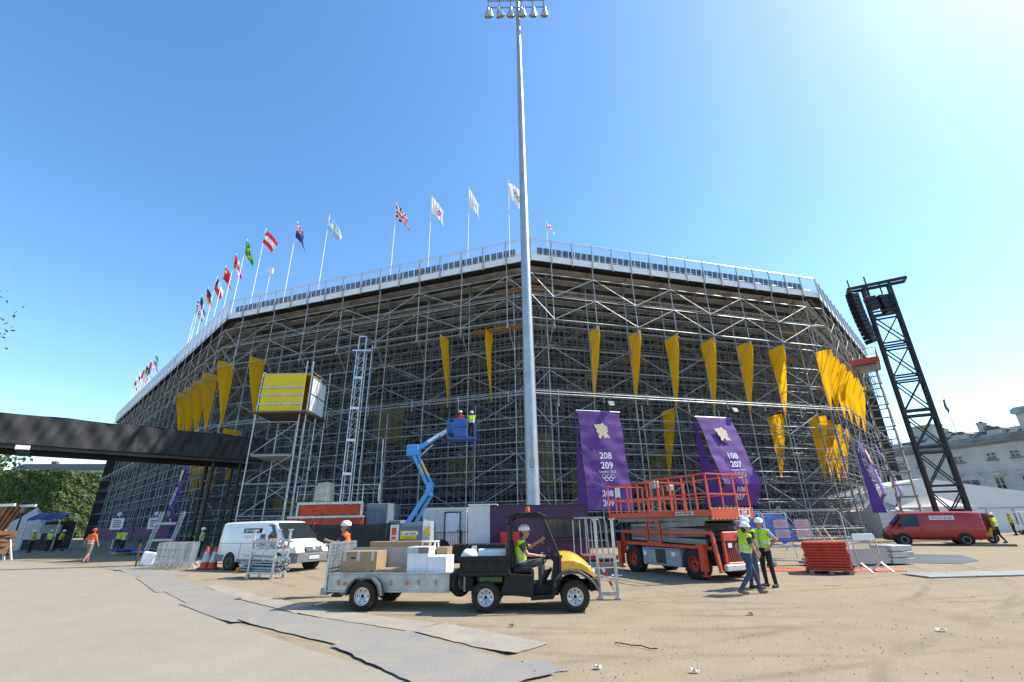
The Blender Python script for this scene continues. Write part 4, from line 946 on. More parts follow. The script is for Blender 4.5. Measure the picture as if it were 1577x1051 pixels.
# ivy clad block
iv = thing('ivy_clad_building', 'massive windowless block covered in green ivy at the left', 'building', (-107.5, 113.5, 0), 0)
def ivy_block(x0, y0, x1, y1, x2, y2, h, n, seed):
    rnd = random.Random(seed); b = MB(); b.prism([(x0, y0), (x1, y1), (x2, y2), (x0+(x2-x1), y0+(y2-y1))], 0, h, 'Z'); b.build('wall', M('ivy_backing', (.03, .05, .015), .9, 0, .3, 1), iv)
    l = MB(); P = []
    for (ax, ay, bx_, by) in ((x0, y0, x1, y1), (x1, y1, x2, y2)):
        dx, dy = bx_-ax, by-ay; L = math.hypot(dx, dy); nx, ny = dy/L, -dx/L
        for _ in range(int(n*L/20)):
            u = rnd.random(); z = rnd.random()*h; o = .25+.3*math.sin(u*L*.9+z)*math.sin(z*1.3+u*7)+rnd.uniform(-.1, .3)
            P.append(((ax+dx*u+nx*o, ay+dy*u+ny*o, z), (nx, ny, 0)))
    for _ in range(n//6): u = rnd.random(); P.append(((x0+(x1-x0)*u, y0+(y1-y0)*u+rnd.uniform(0, 1), h+rnd.uniform(-.1, .25)), (0, -.3, 1)))
    leaves(l, P, .5, rnd, True); o = l.build('ivy', lf, iv); o['kind'] = 'stuff'
ivy_block(-48, -4.5, 0, 0, 11.5, 16.5, 15.0, 9000, 1)
ivy_block(3, 21, 13, 19.8, 26, 33, 13.7, 6000, 2)
b = MB(); b.bb(12.0, 13.6, 18.6, 19.9, 8.3, 10.2); b.build('dark_opening', M('dark_opening2', (.01, .01, .01), .9), iv)
# pale buildings behind
def block(name, lab, loc, rz, w, d, h, roofc, nwin, chim=0):
    t = thing(name, lab, 'building', loc, rz)
    b = MB(); b.bb(0, w, 0, d, 0, h); b.build('wall', M('pale_stucco', (.55, .54, .50), .8, 0, .1, .3), t)
    b = MB(); b.prism([(-.4, h), (w+.4, h), (w-3, h+1.9), (3, h+1.9)], -.4, d+.4, 'Y'); b.build('roof', M('roof_'+name, roofc, .7, 0, .15, 1), t)
    b = MB(); b.bb(-.3, w+.3, -.3, -.01, h-.5, h-.1); b.build('cornice', M('pale_stucco', (.55, .54, .50)), t)
    for i in range(nwin):
        x = (i+.5)*w/nwin; b = MB(); b.bb(x-.6, x+.6, -.06, -.01, h-2.6, h-1.1); b.build('window', glass, t)
    for i in range(chim):
        x = (i+.3)*w/max(1, chim); b = MB(); b.bb(x-.7, x+.7, 2, 3.2, h, h+3.0); b.build('chimney', M('brown_brick', (.20, .12, .08), .9), t)
block('stucco_house', 'pale building with grey roof peeping over the ivy block', (-150, 141, 0), 8, 31, 14, 18.6, (.16, .17, .18), 7, 1)
block('stucco_house', 'pale building with slate mansard peeping over the ivy at right', (-121, 145, 0), 8, 27, 14, 18.4, (.15, .16, .19), 6)

# ================================================================ left middle ground: tent, canopy, fence, timber trestle
tent('peaked_tent', 'small white peaked tent at the far left by the ivy wall', (-50.0, 51.0, 0), 20, 3.6, 2.3, 4.1)
cn = thing('blue_canopy_stall', 'dark stall with blue canopy roof near the ivy wall', 'stall', (-47.2, 48.4, 0), 10)
bluec = M('blue_canopy', (.03, .05, .20), .6, 0, .1, 2)
b = MB(); b.grid(lambda u, v: (2.9*u, -1.2+2.6*v, 2.75+.65*math.sin(v*1.9)-.05*math.sin(u*12)), 14, 8); b.build('canopy', bluec, cn, smooth=True, solid=.03)
for x in (.05, 2.85):
    for y in (-1.1, 1.3): b = MB(); b.tube((x, y, 0), (x, y, 2.8), .05, 6); b.build('post', galv, cn)
b = MB(); b.bb(.1, 2.8, 1.2, 1.3, .1, 2.6); b.bb(.1, 2.8, -.9, -.5, .1, 1.0); b.build('counter', M('dark_stall', (.03, .03, .035), .7), cn)
b = MB(); b.bb(.5, 2.2, .3, .5, 1.5, 2.3); b.build('board', M('pale_blue_board', (.30, .36, .42), .6), cn)
tr_ = thing('timber_trestle', 'white steel trestle stacked with brown timber boards at the left edge', 'trestle', (-33.2, 31.4, 0), 0)
for y in (0, 1.4):
    b = MB(); b.bar((0, y, 0), (-1.0, y, 3.2), .1, .1); b.bar((.9, y, 0), (-1.2, y, 3.2), .001, .001); b.bar((.5, y, 0), (-.2, y, 1.6), .08, .08); b.bar((-2.2, y, 3.25), (.9, y, 3.35), .12, .16); b.build('frame', white, tr_)
rw = random.Random(4)
for k in range(6):
    b = MB(); z = .5+k*.24; b.box((-.6+rw.uniform(-.15, .15), .7, z), (1.3, 1.9, .22), rz=rw.uniform(-.25, .25), ry=rw.uniform(-.1, .1)); b.build('board', M('orange_brown_board', (.22, .11, .055), .8, 0, .3, 2), tr_)
for k in range(4):
    b = MB(); b.box((-.25, .2+k*.3, 2.55), (.5, .06, 1.7), ry=.3+.05*k); b.build('board', M('orange_brown_board', (.38, .17, .07)), tr_)
lp = thing('street_lamp', 'old style black street lamp with lantern at the far left', 'street lamp', (-40.3, 40, 0))
b = MB(); b.lathe([(.16, 0), (.16, .5), (.07, .7), (.055, 3.1), (.1, 3.15)], 10); b.build('post', blackm, lp, smooth=True)
b = MB(); b.lathe([(.12, 3.15), (.24, 3.65), (.24, 3.7)], 6); b.build('lantern', M('lantern_glass', (.25, .26, .26), .2), lp); b = MB(); b.lathe([(.28, 3.7), (.12, 3.9), (.04, 4.0), (0, 4.1)], 6); b.build('cap', blackm, lp)
for i, (x, y, rz_, lb) in enumerate(((-38.2, 47.4, 8, 'white notice board on a purple hoarding by the ivy wall, left one'), (-35.0, 47.9, 8, 'white notice board on a purple hoarding by the ivy wall, right one'))):
    t = thing('notice_board', lb, 'sign', (x, y, 0), rz_)
    b = MB(); b.bb(-1.5, 1.5, 0, .1, .9, 1.9); b.build('hoarding', M('pale_purple', (.20, .10, .20), .7, 0, .3, 6), t)
    b = MB(); b.bb(-.55, .55, -.06, -.02, 1.75, 2.75); b.build('board', white, t); b = MB()
    for k in range(4): b.bb(-.35, .35-.1*(k % 2), -.07, -.06, 1.95+k*.18, 2.03+k*.18)
    b.build('print_lines', darkgrey, t)
    b = MB(); b.tube((0, .05, 0), (0, .05, 2.9), .04, 6); b.lathe([(0, 3.35), (.2, 3.2), (.2, 3.0), (0, 2.9)], 8); b.build('post_lamp', white, t)
fr = thing('leaning_steel_frame', 'tall leaning grey steel ladder frame beside the stacked barriers', 'steel frame', (-18.9, 25.8, 0), 10)
for x in (0, 1.05):
    for y in (0, .25): b = MB(); b.bar((x-.2, y, 0), (x, y+.5, 2.6), .07, .07); b.build('post', galv2, fr)
b = MB()
for z in (.4, 1.2, 2.0): b.bar((-.1, .2, z), (1.0, .2, z), .06, .12)
b.build('shelf_bar', galv2, fr)
jk = thing('cable_heap', 'low heap of cables and sheets on the ground in the shade', 'heap', (-27.5, 36.5, 0))
for k in range(7):
    b = MB(); r = random.Random(k); P = [(r.uniform(-2, 2), r.uniform(-.6, .6), .06+r.uniform(0, .35)) for _ in range(6)]; b.path(P, .06, 6); b.build('cable', M('cable_%d' % (k % 3), [(.02, .02, .02), (.35, .36, .38), (.05, .12, .3)][k % 3], .6), jk, smooth=True)
# ================================================================ people
CL = dict(navy=M('navy_cotton', (.025, .03, .06), .85, 0, .15, 8, .3, 30), black=M('black_trousers', (.015, .015, .017), .85, 0, .15, 8, .3, 30), jeans=M('blue_denim', (.045, .075, .14), .85, 0, .25, 9, .3, 30),
          lblue=M('light_blue_shirt', (.30, .42, .52), .85, 0, .1, 8, .3, 30), grey=M('grey_trousers', (.07, .07, .075), .85, 0, .15, 8, .3, 30), khaki=M('khaki_shorts', (.24, .21, .15), .85, 0, .2, 9, .3, 30), red=M('red_shirt', (.45, .04, .03), .8), tan=M('tan_boots', (.20, .12, .06), .8), boot=M('black_boots', (.02, .018, .016), .7), hair=M('dark_hair', (.03, .02, .015), .7), white=white, hivis=hivis, orange=hivo)
def seg_d(p, a, b):
    ab = b-a; t = max(0, min(1, (p-a).dot(ab)/max(1e-9, ab.dot(ab)))); return (p-(a+ab*t)).length, t
def capsule(bm, a, b, r1, r2, sy=1.0):
    a, b = Vector(a), Vector(b); d = b-a; L = max(d.length, 1e-4)
    q = Vector((0, 0, 1)).rotation_difference(d.normalized()) if d.length > 1e-4 else Matrix.Identity(3).to_quaternion()
    n = 12; prof = []
    for k in range(5): t = math.pi/2*(1-k/4); prof.append((r1*math.cos(t), -r1*math.sin(t)))
    for k in range(5): t = math.pi/2*k/4; prof.append((r2*math.cos(t), L+r2*math.sin(t)))
    rows = []
    for r, h in prof:
        rows.append([bm.verts.new(a+q @ Vector((max(r, 1e-4)*math.cos(2*math.pi*i/n), max(r, 1e-4)*math.sin(2*math.pi*i/n)*sy, h))) for i in range(n)])
    for k in range(len(rows)-1):
        for i in range(n): bm.faces.new((rows[k][i], rows[k][(i+1) % n], rows[k+1][(i+1) % n], rows[k+1][i]))
    bm.faces.new(rows[0][::-1]); bm.faces.new(rows[-1])
POSES = dict(
 stand=dict(pel=(0, 0, .95), chest=(.01, 0, 1.28), neck=(0, 0, 1.47), head=(.03, 0, 1.61), shL=(0, .185, 1.42), shR=(0, -.185, 1.42), elL=(-.03, .25, 1.15), elR=(-.03, -.25, 1.15), wrL=(.05, .26, .92), wrR=(.05, -.26, .92), hiL=(0, .095, .92), hiR=(0, -.095, .92), knL=(.02, .11, .5), knR=(.02, -.11, .5), anL=(-.02, .12, .09), anR=(-.02, -.12, .09)))
def pose(**k): p = dict(POSES['stand']); p.update(k); return p
POSES['walk'] = pose(chest=(.05, 0, 1.28), neck=(.07, 0, 1.47), head=(.11, 0, 1.6), shL=(.05, .185, 1.41), shR=(.05, -.185, 1.41), knL=(.19, .1, .52), anL=(.30, .1, .10), knR=(-.06, -.1, .49), anR=(-.36, -.1, .14), elR=(.08, -.26, 1.15), wrR=(.19, -.2, .98), elL=(-.1, .26, 1.14), wrL=(-.02, .28, .92))
POSES['walk_away'] = pose(knL=(.14, .1, .5), anL=(.2, .11, .12), knR=(-.02, -.1, .5), anR=(-.22, -.1, .14), elL=(-.12, .27, 1.16), wrL=(-.06, .30, .93), elR=(.08, -.27, 1.15), wrR=(.18, -.29, .95))
POSES['hips'] = pose(elL=(-.1, .36, 1.2), wrL=(.06, .22, 1.02), elR=(-.08, -.26, 1.15), wrR=(.02, -.24, .93), head=(.04, .02, 1.61), knL=(.03, .14, .5), anL=(0, .16, .09))
POSES['seat'] = pose(pel=(0, 0, .10), chest=(-.02, 0, .43), neck=(.03, 0, .62), head=(.08, 0, .77), shL=(0, .185, .57), shR=(0, -.185, .57), hiL=(.02, .1, .08), hiR=(.02, -.1, .08), knL=(.46, .14, .16), knR=(.44, -.12, .15), anL=(.50, .14, -.26), anR=(.42, -.12, -.27), elL=(.2, .26, .45), wrL=(.42, .16, .58), elR=(.14, -.24, .32), wrR=(.42, -.1, .28))
POSES['reach'] = pose(elL=(.18, .26, 1.24), wrL=(.38, .18, 1.3), elR=(.15, -.26, 1.22), wrR=(.36, -.18, 1.2))
def person(lab, loc, rz, ps='stand', shirt='navy', legs='jeans', vest='hivis', boots='boot', hat=helm, s=1.0, hi=False, shorts=False, sleeve=False, bend=0):
    J = {k: Vector(v)*s for k, v in POSES[ps].items()}
    t = thing('person', lab, 'person', loc, rz)
    bm = bmesh.new(); S = []
    def cp(a, b, r1, r2, tg, sy=1.0): capsule(bm, a, b, r1*s, r2*s, sy); S.append((Vector(a), Vector(b), r1*s, r2*s, tg))
    pel, ch, nk, hd = J['pel'], J['chest'], J['neck'], J['head']
    cp(pel+Vector((0, .055*s, 0)), pel+Vector((0, -.055*s, 0)), .115, .115, 'leg')
    up = (nk-pel).normalized()
    for dy in (-.06, 0, .06): cp(pel+Vector((0, dy*s, .02*s)), ch+Vector((0, dy*1.25*s, 0)), .10, .125 if dy else .12, 'tor')
    cp(J['shL'], J['shR'], .075, .075, 'tor'); cp(ch+Vector((0, .07*s, 0)), J['shL']-Vector((0, .04*s, .03*s)), .11, .075, 'tor'); cp(ch-Vector((0, .07*s, 0)), J['shR']+Vector((0, .04*s, -.03*s)), .11, .075, 'tor')
    cp(nk-up*.03*s, hd, .058, .055, 'skin')
    fw = Vector((1, 0, 0))
    cp(hd-up*.035*s+fw*.015*s, hd+up*.035*s-fw*.008*s, .078, .095, 'skin', .86)
    cp(hd-up*.085*s+fw*.035*s, hd-up*.06*s+fw*.045*s, .045, .045, 'skin')                       # jaw
    cp(hd+fw*.088*s+up*.012*s, hd+fw*.108*s-up*.026*s, .010, .016, 'skin')                         # nose
    for y in (-1, 1): cp(hd+Vector((-.005, y*.083, .008))*s, hd+Vector((-.012, y*.088, -.025))*s, .018, .013, 'skin')
    cp(hd-fw*.035*s+up*.0*s, hd-fw*.045*s-up*.03*s, .078, .066, 'hair')
    for q in 'LR':
        sh, el, wr, hp, kn, an = (J[x+q] for x in ('sh', 'el', 'wr', 'hi', 'kn', 'an'))
        cp(sh, sh.lerp(el, .55), .066, .058, 'tor2'); cp(sh.lerp(el, .55), el, .050, .043, 'tor2' if sleeve else 'skin'); cp(el, wr, .044, .030, 'tor2' if sleeve else 'skin')
        d = (wr-el).normalized(); side = Vector((0, 1 if q == 'L' else -1, 0)); ax = d.cross(side).normalized()
        pm = wr+d*.085*s; cp(wr, pm, .030, .036, 'skin', .6)
        lens = (.062, .075, .072, .056)
        for fi in range(4):
            o = pm+ax*((fi-1.5)*.021*s); k1 = o+d*lens[fi]*.55*s-side*.008*s; k2 = k1+(d-side*.5).normalized()*lens[fi]*.6*s
            cp(o, k1, .0105, .0098, 'skin'); cp(k1, k2, .0096, .0085, 'skin')
        tb = wr+d*.03*s-ax*.03*s; cp(tb, tb+(d*.5-ax-side*.3).normalized()*.05*s, .013, .011, 'skin'); cp(tb+(d*.5-ax-side*.3).normalized()*.05*s, tb+(d*.5-ax-side*.3).normalized()*.05*s+d*.03*s, .011, .009, 'skin')
        m1 = hp.lerp(kn, .8)
        cp(hp, kn, .098, .068, 'leg'); cp(kn, kn.lerp(an, .3), .066, .062, 'skinl' if shorts else 'leg'); cp(kn.lerp(an, .3), an, .062, .050 if not shorts else .04, 'skinl' if shorts else 'leg')
        ft = Vector((1, .12 if q == 'L' else -.12, 0)).normalized(); hl = an-Vector((0, 0, .045*s)); tilt = Vector((0, 0, max(-.12, -(an.z-.09*s)*.9)))
        cp(hl-ft*.045*s, hl+ft*.16*s+tilt*.9, .047, .040, 'boot')
    me = bpy.data.meshes.new('tmp'); bm.to_mesh(me); bm.free()
    o = bpy.data.objects.new('tmp', me); col.objects.link(o)
    rm = o.modifiers.new('r', 'REMESH'); rm.mode = 'VOXEL'; rm.voxel_size = (.011 if hi else .024)*s; rm.use_smooth_shade = True
    sm = o.modifiers.new('s', 'SMOOTH'); sm.factor = .5; sm.iterations = 3 if hi else 2
    dg = bpy.context.evaluated_depsgraph_get(); me2 = bpy.data.meshes.new_from_object(o.evaluated_get(dg)); bpy.data.objects.remove(o); bpy.data.meshes.remove(me)
    tags = ['skin', 'tor', 'leg', 'boot', 'hair']
    slot = {'skin': 0, 'tor': 1, 'tor2': 1, 'leg': 2, 'boot': 3, 'hair': 4, 'skinl': 0}
    for m in (skin, CL[shirt], CL[legs], CL[boots], CL['hair']): me2.materials.append(m)
    nv = len(me2.vertices); near = []
    for v in me2.vertices:
        best = 9; bt = 'skin'
        for a, b_, r1, r2, tg in S:
            d, tt = seg_d(v.co, a, b_); d -= r1+(r2-r1)*tt
            if d < best: best = d; bt = tg
        near.append(bt)
    ax0, axv = pel, nk-pel; al = axv.length; axv = axv/al
    VF = []
    for p in me2.polygons:
        ts = [near[i] for i in p.vertices]; bt = max(set(ts), key=ts.count)
        c = p.center; h = (c-ax0).dot(axv)/s
        if bt == 'tor' and h < .02: bt = 'leg'
        p.material_index = slot[bt]; p.use_smooth = True
        if vest and (all(x in ('tor', 'leg') for x in ts)) and -.10 < h < al/s-.005 and any(x == 'tor' for x in ts):
            lat = abs((c-ax0).y)/s
            front = (c-ax0).x > .02*s and lat < .03
            if not (front and h > .05): VF.append((p.index, h))
    body = link('body', me2, t)
    if vest:
        vm = {}; V = []; Fs = []; mi = []
        for pi, h in VF:
            f = []
            for i in me2.polygons[pi].vertices:
                if i not in vm: vm[i] = len(V); v = me2.vertices[i]; V.append(v.co+v.normal*.016*s)
                f.append(vm[i])
            Fs.append(tuple(f)); mi.append(1 if (.04 < h < .09 or .17 < h < .22) else 0)
        vme = bpy.data.meshes.new('vest'); vme.from_pydata(V, [], Fs); vme.materials.append(CL[vest]); vme.materials.append(silverb)
        for p, k in zip(vme.polygons, mi): p.material_index = k; p.use_smooth = True
        link('safety_vest', vme, t)
    b = MB()
    if hat:
        T = Matrix.Translation(hd+up*.052*s-fw*.01*s)
        prof = [(.118, .0), (.122, .02), (.118, .055), (.10, .095), (.065, .12), (.02, .132), (0, .133)]
        b.lathe([(r*s, z*s) for r, z in prof], 20); 
        b.v = [(x*1.12, y*.95, z) for x, y, z in b.v]
        k = len(b.v)
        b.add([((.115+.065*(1-abs(i-5)/5)**.6)*math.cos((i-5)*.24)*s*1.05, .125*math.sin((i-5)*.24)*1.05*s*(1.0), (-.004)*s) for i in range(11)]+[(.10*math.cos((i-5)*.24)*s, .118*math.sin((i-5)*.24)*s, .012*s) for i in range(11)], [(i, i+1, 12+i, 11+i) for i in range(10)])
        b.bar((-.07*s, 0, .118*s), (.07*s, 0, .118*s), .022*s, .034*s)
        b.v = [tuple(T @ Vector(p)) for p in b.v]
        b.build('hard_hat', hat, t, smooth=True)
    b = MB()
    for y in (-1, 1): b.lathe([(0, -.009*s), (.008*s, -.005*s), (.010*s, 0), (.008*s, .005*s), (0, .009*s)], 8, hd+Vector((.082, y*.033, .018))*s)
    b.build('eyes', M('eye_dark', (.02, .015, .012), .3), t); b = MB(); b.box(hd+Vector((.083, 0, -.055))*s, (.012*s, .045*s, .008*s)); b.build('mouth', M('lip', (.30, .12, .10), .5), t)
    return t
person('man in dark tee shirt, yellow vest, jeans and white hard hat striding right', (5.86, 12.95, 0), 5, 'walk', 'navy', 'jeans', 'hivis', 'tan', hi=True, s=.94)
person('man in jeans and yellow vest half hidden behind the striding man', (6.38, 13.85, 0), 20, 'stand', 'navy', 'jeans', 'hivis', 'boot', s=1.0)
person('man in light blue shirt, yellow vest and black trousers standing with hand at hip', (6.95, 14.2, 0), -150, 'hips', 'lblue', 'black', 'hivis', 'boot', hi=True, s=.99)
person('man in red shirt and white hard hat behind the scissor lift', (10.6, 23.6, 0), 160, 'stand', 'red', 'black', None, s=.98)
person('man in orange vest and white hard hat walking left behind the trailer', (-4.72, 13.9, 0), 190, 'reach', 'navy', 'grey', 'orange', s=1.05, hi=True)
person('man in orange vest, red cap and khaki shorts walking away at left', (-24.4, 28.75, 0), 82, 'walk_away', 'orange', 'khaki', 'orange', 'boot', hat=M('red_cap', (.45, .03, .02), .6), shorts=True, s=1.03)
for i, (x, y, rz, ps, lb, sh, vs_) in enumerate(((-43.8, 43.3, 60, 'stand', 'man in dark clothes and yellow vest, leftmost of the group in the shade', 'navy', 'hivis'), (-42.2, 43.6, 200, 'stand', 'man in yellow vest facing away, second from the left in the shaded group', 'hivis', 'hivis'), (-42.6, 45.6, 100, 'walk_away', 'man in pale shirt under a yellow vest, third from the left in the shaded group', 'lblue', 'hivis'), (-41.6, 45.6, 20, 'walk', 'man in yellow vest walking right, rightmost of the shaded group', 'hivis', 'hivis'), (-30.2, 38.5, 70, 'stand', 'man with pale sleeves in the shade left of the orange vested man', 'lblue', 'hivis'), (-32.6, 41, 110, 'stand', 'dim figure standing beside the ivy hoarding in the shade', 'navy', 'hivis'))):
    person(lb, (x, y, 0), rz, ps, sh, 'black', vs_, 'boot', s=1.02, hat=helm if i < 4 else M('blue_helmet', (.08, .12, .4), .4))
person('man in yellow vest bending at work inside the dark left scaffolding', (-27.4, 42.2, 0), 250, 'reach', 'navy', 'black', 'hivis', s=1.0)
person('man in yellow vest behind the leaning steel ladder frame', (-20.4, 32.5, 0), 200, 'stand', 'lblue', 'black', 'hivis', s=1.0)
person('man in yellow vest and black trousers walking behind the red van', (30.9, 32.2, 0), 110, 'walk_away', 'hivis', 'black', 'hivis', s=1.03)
person('man in yellow vest at the far right edge of the picture', (43.4, 43.6, 0), 150, 'stand', 'hivis', 'black', 'hivis', s=1.05, hat=None)
# ================================================================ vehicles
chrome = M('silver_wheel', (.55, .56, .57), .35, .6, .1, 8)
def wheel(parent, c, r, w, rimr=.6, rim=chrome, tread=True, out=-1, holes=8):
    b = MB(); b.lathe([(r*rimr, -w/2), (r*.86, -w/2), (r*.97, -w*.40), (r, -w*.22), (r, w*.22), (r*.97, w*.40), (r*.86, w/2), (r*rimr, w/2), (r*rimr, -w/2)], 32, (0, 0, 0), 'Y', caps=False)
    if tread:
        for i in range(28):
            a = i*2*math.pi/28
            for q in (-1, 1): b.box((math.cos(a)*r, q*w*.26, math.sin(a)*r), (.018, w*.36, .05*r/.3), ry=-a, rz=0)
    wh = b.build('wheel', rubber, parent, smooth=True); wh.location = c
    b = MB(); y = out*w*.5
    b.lathe([(r*rimr, y*.98), (r*rimr*.93, y*.98), (r*rimr*.88, y*.55), (r*rimr*.5, y*.40), (r*rimr*.28, y*.62), (0, y*.66)], 28, (0, 0, 0), 'Y', caps=False)
    b.build('rim', rim, wh, smooth=True)
    b = MB()
    for i in range(holes):
        a = i*2*math.pi/holes; b.lathe([(0, y*.515), (r*rimr*.10, y*.51), (r*rimr*.10, y*.40)], 8, (math.cos(a)*r*rimr*.69, 0, math.sin(a)*r*rimr*.69), 'Y')
    b.lathe([(r*rimr*.2, y*.5), (r*rimr*.2, y*.70), (0, y*.72)], 12, (0, 0, 0), 'Y'); b.build('hub', blackp, wh)
    return wh

# ---------------------------------------------------------------- yellow utility vehicle
uv = thing('utility_vehicle', 'yellow and black open utility vehicle with cargo bed towing a trailer', 'utility vehicle', (-.65, 11.0, 0), -3)
yel = M('yellow_paint', (.80, .40, .010), .35, 0, .12, 5, coat=.25, tint=(.60, .31, .03))
for x in (0, 1.88):
    for y, o_ in ((.12, -1), (1.33, 1)): wheel(uv, (x, y, .29), .295, .24, .58, out=o_)
b = MB(); b.bb(-.57, .52, .02, .07, .72, 1.07); b.bb(-.57, .52, 1.38, 1.43, .72, 1.07); b.bb(-.57, -.52, .07, 1.38, .72, 1.05); b.bb(.46, .52, .07, 1.38, .72, 1.1); b.bb(-.56, .5, .05, 1.4, .68, .76)
b.bb(-.59, .54, -.01, .05, .98, 1.085); b.bb(-.59, .54, -.005, .05, .70, .77)
for k in range(5): b.bb(-.5+k*.24, -.46+k*.24, -.004, .04, .77, .98)
b.build('cargo_bed', blackp, uv, bevel=.012)
b = MB(); b.bb(-.35, 1.55, .3, 1.15, .28, .5); b.bb(-.5, -.3, .4, 1.05, .36, .66); b.bb(1.5, 2.2, .35, 1.1, .32, .52); b.tube((0, .2, .29), (0, 1.25, .29), .06, 8); b.tube((1.88, .2, .29), (1.88, 1.25, .29), .06, 8); b.bb(-.2, .35, .25, 1.2, .5, .7); b.build('chassis', blackp, uv, bevel=.02)
b = MB(); b.prism([(.28, .34), (1.0, .27), (1.02, .70), (.42, .74), (.36, .5)], .06, 1.39, 'Y'); b.build('seat_base', blackp, uv, bevel=.025, seg=2)
b = MB(); b.prism([(.95, .22), (1.42, .24), (1.52, .40), (1.5, .46), (1.38, .33), (.95, .31)], .05, 1.4, 'Y'); b.build('floor_sill', blackp, uv, bevel=.015)
b = MB(); b.prism([(1.36, .3), (1.52, .36), (1.68, .78), (1.66, 1.08), (1.5, 1.06), (1.46, .75)], .12, 1.33, 'Y'); b.build('dashboard', blackp, uv, bevel=.03, seg=2)
def hoodring(x, zt, zb, w): c = .725; return [(x, c-w, zb), (x, c-w, zb+(zt-zb)*.55), (x, c-w*.86, zt-.05), (x, c-w*.6, zt), (x, c+w*.6, zt), (x, c+w*.86, zt-.05), (x, c+w, zb+(zt-zb)*.55), (x, c+w, zb)]
b = MB(); b.loft([hoodring(1.58, 1.10, .76, .66), hoodring(1.72, 1.115, .78, .655), hoodring(1.9, 1.09, .80, .645), hoodring(2.05, 1.02, .78, .63), hoodring(2.18, .92, .72, .60), hoodring(2.27, .80, .66, .57), hoodring(2.33, .70, .62, .54)]); b.build('bonnet', yel, uv, smooth=True)
for y0, y1 in ((-.01, .24), (1.21, 1.46)):
    pts = [(1.44, .48), (1.50, .66), (1.62, .76), (1.80, .80), (2.0, .78), (2.18, .68), (2.30, .56), (2.40, .40)]
    b = MB(); b.prism(pts+[(x-.0 if i else x, z-.07) if 0 < i < 7 else (x+(.05 if i == 0 else -.06), z-.02) for i, (x, z) in reversed(list(enumerate(pts)))], y0, y1, 'Y'); b.build('front_fender', darkgrey, uv, bevel=.012)
b = MB(); b.loft([[(2.2, .12, .36), (2.2, .12, .62), (2.2, 1.33, .62), (2.2, 1.33, .36)], [(2.36, .18, .38), (2.36, .18, .62), (2.36, 1.27, .62), (2.36, 1.27, .38)], [(2.44, .3, .42), (2.42, .3, .56), (2.42, 1.15, .56), (2.44, 1.15, .42)]]); b.build('front_bumper', blackp, uv, bevel=.02)
for y in (.3, 1.15): b = MB(); b.lathe([(0, 2.36), (.07, 2.35), (.08, 2.30), (.05, 2.25)], 14, (0, y, .71), 'X'); b.build('headlight', M('lens', (.6, .62, .62), .1), uv, smooth=True)
b = MB(); b.bb(.56, 1.0, .12, 1.33, .74, .85); b.build('seat_cushion', blackp, uv, bevel=.04, seg=2)
for y in (.12, .74): b = MB(); b.box((.53, y+.29, 1.09), (.12, .56, .52), ry=-.12); b.build('seat_back', blackp, uv, bevel=.045, seg=2)
for y in (.08, 1.37):
    b = MB(); b.path([(.50, y, .7), (.49, y, 1.3), (.5, y, 1.7), (.54, y, 1.82), (.64, y, 1.88), (1.15, y, 1.89), (1.24, y, 1.86), (1.30, y, 1.78), (1.46, y, 1.38), (1.60, y, 1.02), (1.58, y, .6)], .034, 10); b.build('roll_bar', blackm, uv, smooth=True)
b = MB(); b.tube((.5, .08, 1.72), (.5, 1.37, 1.72), .03, 8); b.tube((.5, .08, 1.2), (.5, 1.37, 1.2), .03, 8)
for k in range(7): b.tube((.5, .25+k*.15, 1.2), (.5, .25+k*.15, 1.72), .012, 6)
b.build('rear_guard', blackm, uv)
b = MB(); b.loft([[(.46, .05, 1.85), (.46, .05, 1.89), (.46, 1.4, 1.89), (.46, 1.4, 1.85)], [(.7, .04, 1.92), (.7, .04, 1.96), (.7, 1.41, 1.96), (.7, 1.41, 1.92)], [(1.15, .04, 1.93), (1.15, .04, 1.965), (1.15, 1.41, 1.965), (1.15, 1.41, 1.93)], [(1.35, .06, 1.84), (1.37, .06, 1.87), (1.37, 1.39, 1.87), (1.35, 1.39, 1.84)]]); b.build('roof_panel', blackp, uv, bevel=.01)
b = MB(); b.lathe([(.06, 1.96), (.06, 1.99), (.055, 2.0), (.055, 2.06), (.04, 2.085), (0, 2.09)], 16, (.92, .35, 0)); b.build('beacon', M('amber_beacon', (.75, .16, .02), .2, trans=.2), uv, smooth=True)
b = MB(); P = [(1.33+.05*math.cos(a), .46+.17*math.sin(a), 1.06+.15*math.cos(a)) for a in [i*.3927 for i in range(17)]]; b.path(P, .014, 6); b.tube((1.33, .46, 1.06), (1.5, .46, .92), .02, 6); b.bar((1.33, .30, 1.06), (1.33, .62, 1.06), .02, .03); b.build('steering_wheel', blackp, uv, smooth=True)
b = MB(); b.tube((-.55, .7, .42), (-.85, .7, .42), .03, 8); b.box((-.85, .7, .42), (.1, .08, .1)); b.bar((-.52, .5, .35), (-.52, .5, .7), .04, .05); b.bar((-.52, .9, .35), (-.52, .9, .7), .04, .05); b.build('tow_hitch', galv2, uv)
b = MB(); b.box((.1, .2, .62), (.5, .18, .12)); b.build('battery_tray', M('green_tank', (.05, .12, .04), .5), uv, bevel=.02)
c1 = MB(); c1.box((.12, .5, .95), (.62, .5, .5), rz=.05); o = c1.build('white_carton', white, None, bevel=.006); o.location = (-.65, 11.0, 0); tag(o, 'flat topped white carton in the bed of the yellow vehicle', 'box')
c1 = MB(); c1.grid(lambda u, v: (.34*math.sin(v*3.14)*math.cos(u*6.28)*.55, .3*math.sin(v*3.14)*math.sin(u*6.28)*.6, .13+.13*math.cos(v*3.14)+.02*math.sin(u*25)*math.sin(v*9)), 18, 10); o = c1.build('plastic_bag', white, None, smooth=True); o.location = (-1.02, 11.25, .9+.06); tag(o, 'crumpled white plastic bag at the rear of the vehicle bed', 'bag')
